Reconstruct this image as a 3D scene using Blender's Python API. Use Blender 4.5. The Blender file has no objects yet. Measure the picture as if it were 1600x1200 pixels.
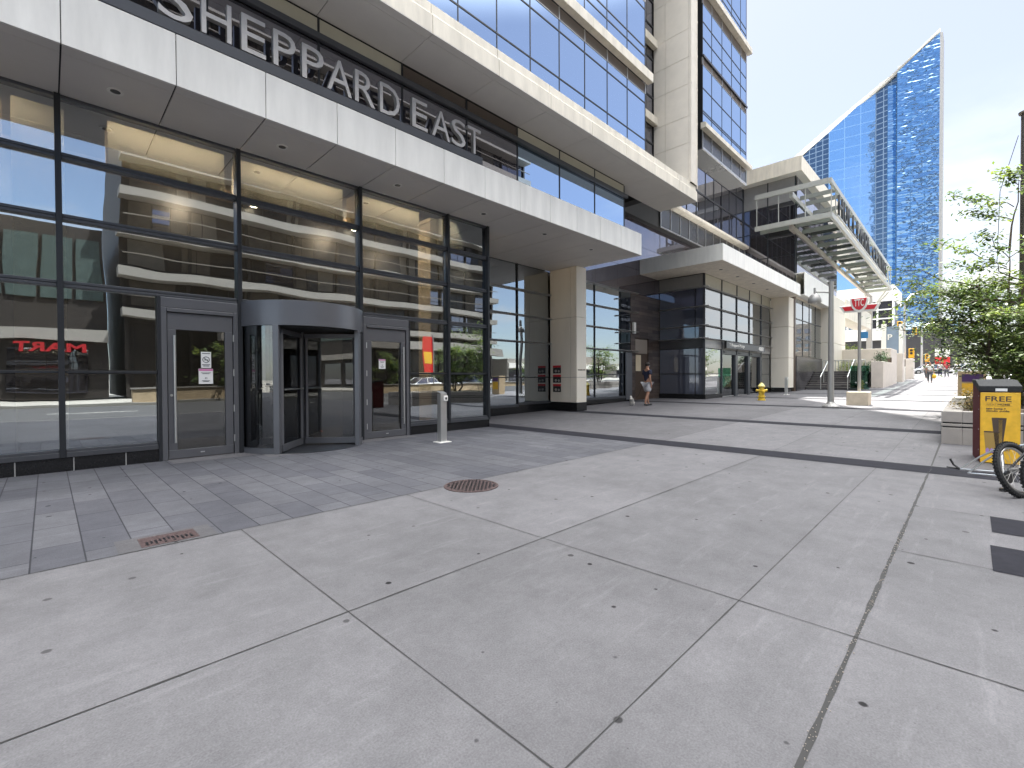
import bpy, bmesh, math, random
from math import sin, cos, pi, radians
from mathutils import Vector, Matrix
random.seed(7)
S = bpy.context.scene
COL = S.collection

# ------------------------------------------------------------------ camera
cam = bpy.data.cameras.new("camera")
cam.sensor_width = 36.0
cam.lens = 722.1 / 1600 * 36.0
cam.clip_start = 0.05
cam.clip_end = 3000
camo = bpy.data.objects.new("camera", cam)
COL.objects.link(camo)
_a, _p, _r = radians(44.816), radians(-0.7237), radians(-0.288)
_f = Vector((cos(_a) * cos(_p), sin(_a) * cos(_p), sin(_p)))
_r0 = Vector((sin(_a), -cos(_a), 0))
_u0 = _r0.cross(_f)
_rt = cos(_r) * _r0 + sin(_r) * _u0
_up = -sin(_r) * _r0 + cos(_r) * _u0
camo.matrix_world = Matrix(((_rt.x, _up.x, -_f.x, 0), (_rt.y, _up.y, -_f.y, 0), (_rt.z, _up.z, -_f.z, 1.3), (0, 0, 0, 1)))
S.camera = camo

# ------------------------------------------------------------------ sky and sun
SUN = Vector((0.42, 0.25, 1.0)).normalized()
EL = math.asin(SUN.z)
AZ = math.atan2(SUN.x, SUN.y)            # clockwise from +Y
w = bpy.data.worlds.new("World")
S.world = w
w.use_nodes = True
nt = w.node_tree
nt.nodes.clear()
def wn(t, **k):
    n = nt.nodes.new(t)
    for a, b in k.items():
        setattr(n, a, b)
    return n
sky = wn('ShaderNodeTexSky', sky_type='NISHITA', sun_disc=False)
sky.sun_elevation = EL
sky.sun_rotation = AZ
sky.air_density = 1.0
sky.dust_density = 0.8
sky.ozone_density = 1.0
tc = wn('ShaderNodeTexCoord')
sep = wn('ShaderNodeSeparateXYZ')
mp = wn('ShaderNodeMapping')
mp.inputs['Scale'].default_value = (1.0, 1.0, 2.6)
mp.inputs['Location'].default_value = (0.35, 1.2, 0.1)
n1 = wn('ShaderNodeTexNoise')
n1.inputs['Scale'].default_value = 2.6
n1.inputs['Detail'].default_value = 8
n1.inputs['Roughness'].default_value = 0.58
rp = wn('ShaderNodeValToRGB')
rp.color_ramp.elements[0].position = 0.47
rp.color_ramp.elements[1].position = 0.60
lowr = wn('ShaderNodeMapRange')
lowr.inputs['From Min'].default_value = 0.42
lowr.inputs['From Max'].default_value = 0.15
mul = wn('ShaderNodeMath', operation='MULTIPLY')
mix = wn('ShaderNodeMix', data_type='RGBA')
mix.inputs['B'].default_value = (4.6, 4.65, 4.7, 1)
bg = wn('ShaderNodeBackground')
bg.inputs['Strength'].default_value = 0.078
out = wn('ShaderNodeOutputWorld')
L = nt.links.new
L(tc.outputs['Generated'], mp.inputs['Vector'])
L(tc.outputs['Generated'], sep.inputs['Vector'])
L(mp.outputs['Vector'], n1.inputs['Vector'])
L(n1.outputs['Fac'], rp.inputs['Fac'])
L(sep.outputs['Z'], lowr.inputs['Value'])
L(rp.outputs['Color'], mul.inputs[0])
L(lowr.outputs['Result'], mul.inputs[1])
L(mul.outputs['Value'], mix.inputs['Factor'])
hz = wn('ShaderNodeMix', data_type='RGBA')
hz.inputs['B'].default_value = (2.85, 2.72, 3.05, 1)
dt = wn('ShaderNodeVectorMath', operation='DOT_PRODUCT')
dt.inputs[1].default_value = tuple(SUN)
hr = wn('ShaderNodeMapRange')
hr.inputs['From Min'].default_value = -0.1
hr.inputs['From Max'].default_value = 0.65
hr.inputs['To Min'].default_value = 0.03
hr.inputs['To Max'].default_value = 0.62
L(tc.outputs['Generated'], dt.inputs[0])
L(dt.outputs['Value'], hr.inputs['Value'])
L(hr.outputs['Result'], hz.inputs['Factor'])
L(sky.outputs['Color'], hz.inputs['A'])
L(hz.outputs['Result'], mix.inputs['A'])
# unseen bright cloud cap overhead, added to light the paving and facades
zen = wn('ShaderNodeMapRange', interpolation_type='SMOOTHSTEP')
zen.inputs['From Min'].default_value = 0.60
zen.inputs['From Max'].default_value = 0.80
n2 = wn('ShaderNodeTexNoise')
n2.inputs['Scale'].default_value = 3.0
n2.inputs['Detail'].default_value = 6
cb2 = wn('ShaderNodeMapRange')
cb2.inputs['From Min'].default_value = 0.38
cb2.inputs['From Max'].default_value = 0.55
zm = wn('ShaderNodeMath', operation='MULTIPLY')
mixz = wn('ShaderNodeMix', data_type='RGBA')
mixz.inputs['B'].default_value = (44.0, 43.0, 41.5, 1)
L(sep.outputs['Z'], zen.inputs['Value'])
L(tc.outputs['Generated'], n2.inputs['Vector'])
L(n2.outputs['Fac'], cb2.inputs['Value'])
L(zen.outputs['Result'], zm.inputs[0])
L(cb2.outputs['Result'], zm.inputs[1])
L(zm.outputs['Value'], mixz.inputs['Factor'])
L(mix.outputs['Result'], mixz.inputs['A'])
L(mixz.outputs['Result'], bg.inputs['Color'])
L(bg.outputs['Background'], out.inputs['Surface'])

sl = bpy.data.lights.new("sun", 'SUN')
sl.energy = 5.0
sl.angle = radians(0.53)
sl.color = (1.0, 0.95, 0.87)
so = bpy.data.objects.new("sun", sl)
COL.objects.link(so)
so.rotation_euler = SUN.to_track_quat('Z', 'Y').to_euler()
so.location = (0, -20, 60)

S.view_settings.view_transform = 'Standard'
S.view_settings.look = 'None'
S.view_settings.gamma = 1
S.view_settings.exposure = 1.92
S.view_settings.use_white_balance = True
S.view_settings.white_balance_temperature = 6400
S.view_settings.white_balance_tint = 8
S.cycles.max_bounces = 8
S.cycles.transparent_max_bounces = 16
S.cycles.use_denoising = True
S.cycles.caustics_reflective = False
S.cycles.caustics_refractive = False

# ------------------------------------------------------------------ ground height
_GX = [9, 13.5, 22, 33, 45, 56, 90, 160]
_GZ = [0, .08, .21, .31, .58, .84, 1.6, 2.6]
def gz(x):
    if x <= _GX[0]: return 0.0
    for i in range(len(_GX) - 1):
        if x <= _GX[i + 1]:
            t = (x - _GX[i]) / (_GX[i + 1] - _GX[i])
            return _GZ[i] + t * (_GZ[i + 1] - _GZ[i])
    return _GZ[-1]

# ------------------------------------------------------------------ materials
def newmat(name):
    m = bpy.data.materials.new(name)
    m.use_nodes = True
    t = m.node_tree
    t.nodes.clear()
    o = t.nodes.new('ShaderNodeOutputMaterial')
    return m, t, o
def nd(t, typ, **k):
    n = t.nodes.new(typ)
    for a, b in k.items():
        if a in n.inputs.keys(): n.inputs[a].default_value = b
        else: setattr(n, a, b)
    return n
def c4(c): return (c[0], c[1], c[2], 1)
def principled(name, col, rough=0.5, metal=0.0, var=0.08, scale=3.0, bump=0.0, bscale=60.0, streak=False, spec=0.5, col2=None, coat=0.0):
    m, t, o = newmat(name)
    b = nd(t, 'ShaderNodeBsdfPrincipled')
    b.inputs['Roughness'].default_value = rough
    b.inputs['Metallic'].default_value = metal
    b.inputs['Specular IOR Level'].default_value = spec
    b.inputs['Coat Weight'].default_value = coat
    g = nd(t, 'ShaderNodeNewGeometry')
    v = g.outputs['Position']
    if streak:
        mpg = nd(t, 'ShaderNodeMapping')
        mpg.inputs['Scale'].default_value = (1, 1, 0.18)
        t.links.new(v, mpg.inputs['Vector'])
        v = mpg.outputs['Vector']
    n = nd(t, 'ShaderNodeTexNoise', Scale=scale, Detail=6.0, Roughness=0.6)
    t.links.new(v, n.inputs['Vector'])
    mr = nd(t, 'ShaderNodeMapRange')
    mr.inputs['From Min'].default_value = 0.3
    mr.inputs['From Max'].default_value = 0.7
    t.links.new(n.outputs['Fac'], mr.inputs['Value'])
    mx = nd(t, 'ShaderNodeMix', data_type='RGBA')
    mx.inputs['A'].default_value = c4([max(0, x * (1 - var)) for x in col])
    mx.inputs['B'].default_value = c4(col2 if col2 else [min(1, x * (1 + var)) for x in col])
    t.links.new(mr.outputs['Result'], mx.inputs['Factor'])
    t.links.new(mx.outputs['Result'], b.inputs['Base Color'])
    if bump > 0:
        n2 = nd(t, 'ShaderNodeTexNoise', Scale=bscale, Detail=4.0)
        t.links.new(g.outputs['Position'], n2.inputs['Vector'])
        bp = nd(t, 'ShaderNodeBump', Strength=bump, Distance=0.01)
        t.links.new(n2.outputs['Fac'], bp.inputs['Height'])
        t.links.new(bp.outputs['Normal'], b.inputs['Normal'])
    t.links.new(b.outputs['BSDF'], o.inputs['Surface'])
    return m

def glassmat(name, tint, refl0, glossy=(0.95, 0.97, 1.0), wave=0.004, wscale=0.7, backing=None, rough=0.0, gain=1.0):
    """architectural glass: reflection over clear tinted glass, or over a dark opaque backing"""
    m, t, o = newmat(name)
    g = nd(t, 'ShaderNodeNewGeometry')
    nz = nd(t, 'ShaderNodeTexNoise', Scale=wscale, Detail=1.5, Roughness=0.4)
    t.links.new(g.outputs['Position'], nz.inputs['Vector'])
    bp = nd(t, 'ShaderNodeBump', Strength=1.0, Distance=wave)
    t.links.new(nz.outputs['Fac'], bp.inputs['Height'])
    gl = nd(t, 'ShaderNodeBsdfGlossy', Roughness=rough, Color=c4(glossy))
    t.links.new(bp.outputs['Normal'], gl.inputs['Normal'])
    if backing:
        bk = nd(t, 'ShaderNodeBsdfDiffuse', Color=c4(backing))
    else:
        bk = nd(t, 'ShaderNodeBsdfTransparent', Color=c4(tint))
    fr = nd(t, 'ShaderNodeFresnel', IOR=1.5)
    mr = nd(t, 'ShaderNodeMapRange')
    mr.inputs['From Min'].default_value = 0.04
    mr.inputs['From Max'].default_value = 1.0
    mr.inputs['To Min'].default_value = refl0
    mr.inputs['To Max'].default_value = gain
    t.links.new(fr.outputs['Fac'], mr.inputs['Value'])
    mx = nd(t, 'ShaderNodeMixShader')
    t.links.new(mr.outputs['Result'], mx.inputs['Fac'])
    t.links.new(bk.outputs[0], mx.inputs[1])
    t.links.new(gl.outputs['BSDF'], mx.inputs[2])
    t.links.new(mx.outputs['Shader'], o.inputs['Surface'])
    return m

def concrete(name, base, paver=False):
    m, t, o = newmat(name)
    b = nd(t, 'ShaderNodeBsdfPrincipled', Roughness=0.82)
    b.inputs['Specular IOR Level'].default_value = 0.3
    g = nd(t, 'ShaderNodeNewGeometry')
    P = g.outputs['Position']
    def mathn(op, a, bb=None):
        n = nd(t, 'ShaderNodeMath', operation=op)
        for i, x in enumerate((a, bb)):
            if x is None: continue
            if isinstance(x, (int, float)): n.inputs[i].default_value = x
            else: t.links.new(x, n.inputs[i])
        return n.outputs['Value']
    def noise(scale, det=5.0, vec=P, rough=0.6):
        n = nd(t, 'ShaderNodeTexNoise', Scale=scale, Detail=det, Roughness=rough)
        t.links.new(vec, n.inputs['Vector'])
        return n.outputs['Fac']
    big = noise(0.55, 6.0)
    mid = noise(4.0, 6.0)
    fine = noise(120.0, 3.0)
    med = noise(26.0, 6.0, P, 0.75)
    mpg = nd(t, 'ShaderNodeMapping')
    mpg.inputs['Scale'].default_value = (0.8, 7.0, 1.0)
    t.links.new(P, mpg.inputs['Vector'])
    worn = noise(1.3, 7.0, mpg.outputs['Vector'], 0.7)
    wr = nd(t, 'ShaderNodeMapRange')
    wr.inputs['From Min'].default_value = 0.56
    wr.inputs['From Max'].default_value = 0.74
    t.links.new(worn, wr.inputs['Value'])
    wr.inputs['From Max'].default_value = 0.66
    # brightness factor
    s = mathn('MULTIPLY_ADD', big, 0.8)
    s.node.inputs[2].default_value = 0.60
    s2 = mathn('MULTIPLY_ADD', mid, 0.55)
    s2.node.inputs[2].default_value = 0.72
    s3 = mathn('MULTIPLY_ADD', fine, 0.9)
    s3.node.inputs[2].default_value = 0.55
    s4 = mathn('MULTIPLY_ADD', med, 0.5)
    s4.node.inputs[2].default_value = 0.75
    f = mathn('MULTIPLY', mathn('MULTIPLY', mathn('MULTIPLY', s, s2), s3), s4)
    at = nd(t, 'ShaderNodeAttribute', attribute_name='tone')
    f = mathn('MULTIPLY', f, at.outputs['Fac'])
    f = mathn('ADD', f, mathn('MULTIPLY', wr.outputs['Result'], 0.17))
    # old gum spots
    vo = nd(t, 'ShaderNodeTexVoronoi', Scale=2.6)
    vo.voronoi_dimensions = '2D'
    t.links.new(P, vo.inputs['Vector'])
    rad = mathn('MULTIPLY', mathn('SUBTRACT', nd_sep(t, vo.outputs['Color'], 0), 0.62), 0.17)
    wob = mathn('MULTIPLY', noise(22.0, 2.0), 0.03)
    spot = nd(t, 'ShaderNodeMapRange')
    spot.inputs['From Min'].default_value = -0.006
    spot.inputs['From Max'].default_value = 0.012
    t.links.new(mathn('SUBTRACT', mathn('ADD', mathn('SUBTRACT', rad, wob), 0.012), vo.outputs['Distance']), spot.inputs['Value'])
    dk = mathn('MULTIPLY', spot.outputs['Result'], mathn('MULTIPLY_ADD', nd_sep(t, vo.outputs['Color'], 1), 0.55))
    f = mathn('MULTIPLY', f, mathn('SUBTRACT', 1.0, dk))
    vo2 = nd(t, 'ShaderNodeTexVoronoi', Scale=7.0)
    vo2.voronoi_dimensions = '2D'
    t.links.new(P, vo2.inputs['Vector'])
    sp2 = nd(t, 'ShaderNodeMapRange')
    sp2.inputs['From Min'].default_value = 0.0
    sp2.inputs['From Max'].default_value = 0.02
    t.links.new(mathn('SUBTRACT', mathn('MULTIPLY', mathn('SUBTRACT', nd_sep(t, vo2.outputs['Color'], 0), 0.72), 0.16), vo2.outputs['Distance']), sp2.inputs['Value'])
    f = mathn('MULTIPLY', f, mathn('SUBTRACT', 1.0, mathn('MULTIPLY', sp2.outputs['Result'], mathn('MULTIPLY', nd_sep(t, vo2.outputs['Color'], 2), 0.5))))
    stn = nd(t, 'ShaderNodeMapRange')
    stn.inputs['From Min'].default_value = 0.58
    stn.inputs['From Max'].default_value = 0.72
    t.links.new(noise(1.7, 8.0, P, 0.72), stn.inputs['Value'])
    f = mathn('MULTIPLY', f, mathn('SUBTRACT', 1.0, mathn('MULTIPLY', stn.outputs['Result'], 0.16)))
    col = nd(t, 'ShaderNodeMix', data_type='RGBA', blend_type='MULTIPLY')
    col.inputs['Factor'].default_value = 1.0
    col.inputs['A'].default_value = c4(base)
    cmb = nd(t, 'ShaderNodeCombineColor')
    for i in range(3): t.links.new(f, cmb.inputs[i])
    t.links.new(cmb.outputs['Color'], col.inputs['B'])
    res = col.outputs['Result']
    if paver:
        rot = nd(t, 'ShaderNodeMapping')
        rot.inputs['Rotation'].default_value = (0, 0, radians(90))
        rot.inputs['Location'].default_value = (-4.48, 0.10, 0)
        t.links.new(P, rot.inputs['Vector'])
        br = nd(t, 'ShaderNodeTexBrick', offset=0.5, squash=1.0)
        br.inputs['Scale'].default_value = 1.0
        br.inputs['Color1'].default_value = (0.74, 0.74, 0.77, 1)
        br.inputs['Color2'].default_value = (1.08, 1.07, 1.05, 1)
        br.inputs['Mortar'].default_value = (0.30, 0.30, 0.32, 1)
        br.inputs['Mortar Size'].default_value = 0.006
        br.inputs['Mortar Smooth'].default_value = 0.3
        br.inputs['Brick Width'].default_value = 0.66
        br.inputs['Row Height'].default_value = 0.285
        t.links.new(rot.outputs['Vector'], br.inputs['Vector'])
        m2 = nd(t, 'ShaderNodeMix', data_type='RGBA', blend_type='MULTIPLY')
        m2.inputs['Factor'].default_value = 1.0
        t.links.new(res, m2.inputs['A'])
        t.links.new(br.outputs['Color'], m2.inputs['B'])
        res = m2.outputs['Result']
    t.links.new(res, b.inputs['Base Color'])
    bp = nd(t, 'ShaderNodeBump', Strength=0.25, Distance=0.004)
    t.links.new(mathn('ADD', fine, mathn('MULTIPLY', mid, 1.5)), bp.inputs['Height'])
    t.links.new(bp.outputs['Normal'], b.inputs['Normal'])
    t.links.new(b.outputs['BSDF'], o.inputs['Surface'])
    return m
def nd_sep(t, sock, i):
    n = t.nodes.new('ShaderNodeSeparateColor')
    t.links.new(sock, n.inputs[0])
    return n.outputs[i]

def emis(name, col, st):
    m, t, o = newmat(name)
    e = nd(t, 'ShaderNodeEmission', Color=c4(col), Strength=st)
    t.links.new(e.outputs[0], o.inputs['Surface'])
    return m

def gridglass(name, blue, line, pw, ph, refl0=0.35, lw=0.10, wave=0.03, ws=(0.35, 0.35, 1.6), glossy=(0.55, 0.75, 1.0)):
    """curtain wall with mullion grid read from UVs in metres, wavy panes"""
    m, t, o = newmat(name)
    uv = nd(t, 'ShaderNodeUVMap')
    sp = nd(t, 'ShaderNodeSeparateXYZ')
    t.links.new(uv.outputs['UV'], sp.inputs[0])
    def lines(sock, p, wd):
        a = nd(t, 'ShaderNodeMath', operation='MODULO')
        a.inputs[1].default_value = p
        t.links.new(sock, a.inputs[0])
        c = nd(t, 'ShaderNodeMath', operation='LESS_THAN')
        c.inputs[1].default_value = wd
        t.links.new(a.outputs[0], c.inputs[0])
        return c.outputs[0]
    mxn = nd(t, 'ShaderNodeMath', operation='MAXIMUM')
    t.links.new(lines(sp.outputs[0], pw, lw), mxn.inputs[0])
    t.links.new(lines(sp.outputs[1], ph, lw), mxn.inputs[1])
    g = nd(t, 'ShaderNodeNewGeometry')
    mpg = nd(t, 'ShaderNodeMapping')
    mpg.inputs['Scale'].default_value = ws
    t.links.new(g.outputs['Position'], mpg.inputs['Vector'])
    nz = nd(t, 'ShaderNodeTexNoise', Scale=1.0, Detail=2.0)
    t.links.new(mpg.outputs['Vector'], nz.inputs['Vector'])
    bp = nd(t, 'ShaderNodeBump', Strength=1.0, Distance=wave)
    t.links.new(nz.outputs['Fac'], bp.inputs['Height'])
    gl = nd(t, 'ShaderNodeBsdfGlossy', Roughness=0.02, Color=c4(glossy))
    t.links.new(bp.outputs['Normal'], gl.inputs['Normal'])
    df = nd(t, 'ShaderNodeBsdfDiffuse', Color=c4(blue))
    ln = nd(t, 'ShaderNodeBsdfDiffuse', Color=c4(line))
    fr = nd(t, 'ShaderNodeFresnel', IOR=1.5)
    ad = nd(t, 'ShaderNodeMath', operation='ADD', use_clamp=True)
    ad.inputs[1].default_value = refl0
    t.links.new(fr.outputs[0], ad.inputs[0])
    m1 = nd(t, 'ShaderNodeMixShader')
    t.links.new(ad.outputs[0], m1.inputs[0])
    t.links.new(df.outputs[0], m1.inputs[1])
    t.links.new(gl.outputs[0], m1.inputs[2])
    m2 = nd(t, 'ShaderNodeMixShader')
    t.links.new(mxn.outputs[0], m2.inputs[0])
    t.links.new(m1.outputs[0], m2.inputs[1])
    t.links.new(ln.outputs[0], m2.inputs[2])
    t.links.new(m2.outputs[0], o.inputs['Surface'])
    return m

def striped(name, ca, cb, ph, lw, axis=2, rough=0.5):
    m, t, o = newmat(name)
    b = nd(t, 'ShaderNodeBsdfPrincipled', Roughness=rough)
    g = nd(t, 'ShaderNodeNewGeometry')
    sp = nd(t, 'ShaderNodeSeparateXYZ')
    t.links.new(g.outputs['Position'], sp.inputs[0])
    a = nd(t, 'ShaderNodeMath', operation='PINGPONG')
    a.inputs[1].default_value = ph
    t.links.new(sp.outputs[axis], a.inputs[0])
    c = nd(t, 'ShaderNodeMath', operation='LESS_THAN')
    c.inputs[1].default_value = lw
    t.links.new(a.outputs[0], c.inputs[0])
    mx = nd(t, 'ShaderNodeMix', data_type='RGBA')
    mx.inputs['A'].default_value = c4(ca)
    mx.inputs['B'].default_value = c4(cb)
    t.links.new(c.outputs[0], mx.inputs['Factor'])
    t.links.new(mx.outputs['Result'], b.inputs['Base Color'])
    t.links.new(b.outputs[0], o.inputs['Surface'])
    return m

def stonemat(name, c1, c2, mort, bw, rh, rough=0.3, vert=True):
    m, t, o = newmat(name)
    b = nd(t, 'ShaderNodeBsdfPrincipled', Roughness=rough)
    g = nd(t, 'ShaderNodeNewGeometry')
    sp = nd(t, 'ShaderNodeSeparateXYZ')
    t.links.new(g.outputs['Position'], sp.inputs[0])
    ad = nd(t, 'ShaderNodeMath', operation='ADD')
    t.links.new(sp.outputs[0], ad.inputs[0])
    t.links.new(sp.outputs[1], ad.inputs[1])
    cb = nd(t, 'ShaderNodeCombineXYZ')
    t.links.new(ad.outputs[0], cb.inputs[0])
    t.links.new(sp.outputs[2], cb.inputs[1])
    br = nd(t, 'ShaderNodeTexBrick', offset=0.37)
    br.inputs['Scale'].default_value = 1.0
    br.inputs['Color1'].default_value = c4(c1)
    br.inputs['Color2'].default_value = c4(c2)
    br.inputs['Mortar'].default_value = c4(mort)
    br.inputs['Mortar Size'].default_value = 0.006
    br.inputs['Brick Width'].default_value = bw
    br.inputs['Row Height'].default_value = rh
    t.links.new(cb.outputs[0], br.inputs['Vector'])
    nz = nd(t, 'ShaderNodeTexNoise', Scale=3.0, Detail=6.0)
    t.links.new(g.outputs['Position'], nz.inputs['Vector'])
    mr = nd(t, 'ShaderNodeMapRange')
    mr.inputs['To Min'].default_value = 0.7
    mr.inputs['To Max'].default_value = 1.3
    t.links.new(nz.outputs['Fac'], mr.inputs['Value'])
    vm = nd(t, 'ShaderNodeVectorMath', operation='SCALE')
    t.links.new(br.outputs['Color'], vm.inputs[0])
    t.links.new(mr.outputs['Result'], vm.inputs['Scale'])
    t.links.new(vm.outputs[0], b.inputs['Base Color'])
    t.links.new(b.outputs[0], o.inputs['Surface'])
    return m

def leafmat(name, ca, cb, trans=0.35):
    m, t, o = newmat(name)
    oi = nd(t, 'ShaderNodeNewGeometry')
    mx = nd(t, 'ShaderNodeMix', data_type='RGBA')
    mx.inputs['A'].default_value = c4(ca)
    mx.inputs['B'].default_value = c4(cb)
    t.links.new(oi.outputs['Random Per Island'], mx.inputs['Factor'])
    d = nd(t, 'ShaderNodeBsdfPrincipled', Roughness=0.5)
    tr = nd(t, 'ShaderNodeBsdfTranslucent')
    t.links.new(mx.outputs['Result'], d.inputs['Base Color'])
    t.links.new(mx.outputs['Result'], tr.inputs['Color'])
    ms = nd(t, 'ShaderNodeMixShader', Fac=trans)
    t.links.new(d.outputs[0], ms.inputs[1])
    t.links.new(tr.outputs[0], ms.inputs[2])
    t.links.new(ms.outputs[0], o.inputs['Surface'])
    return m

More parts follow.
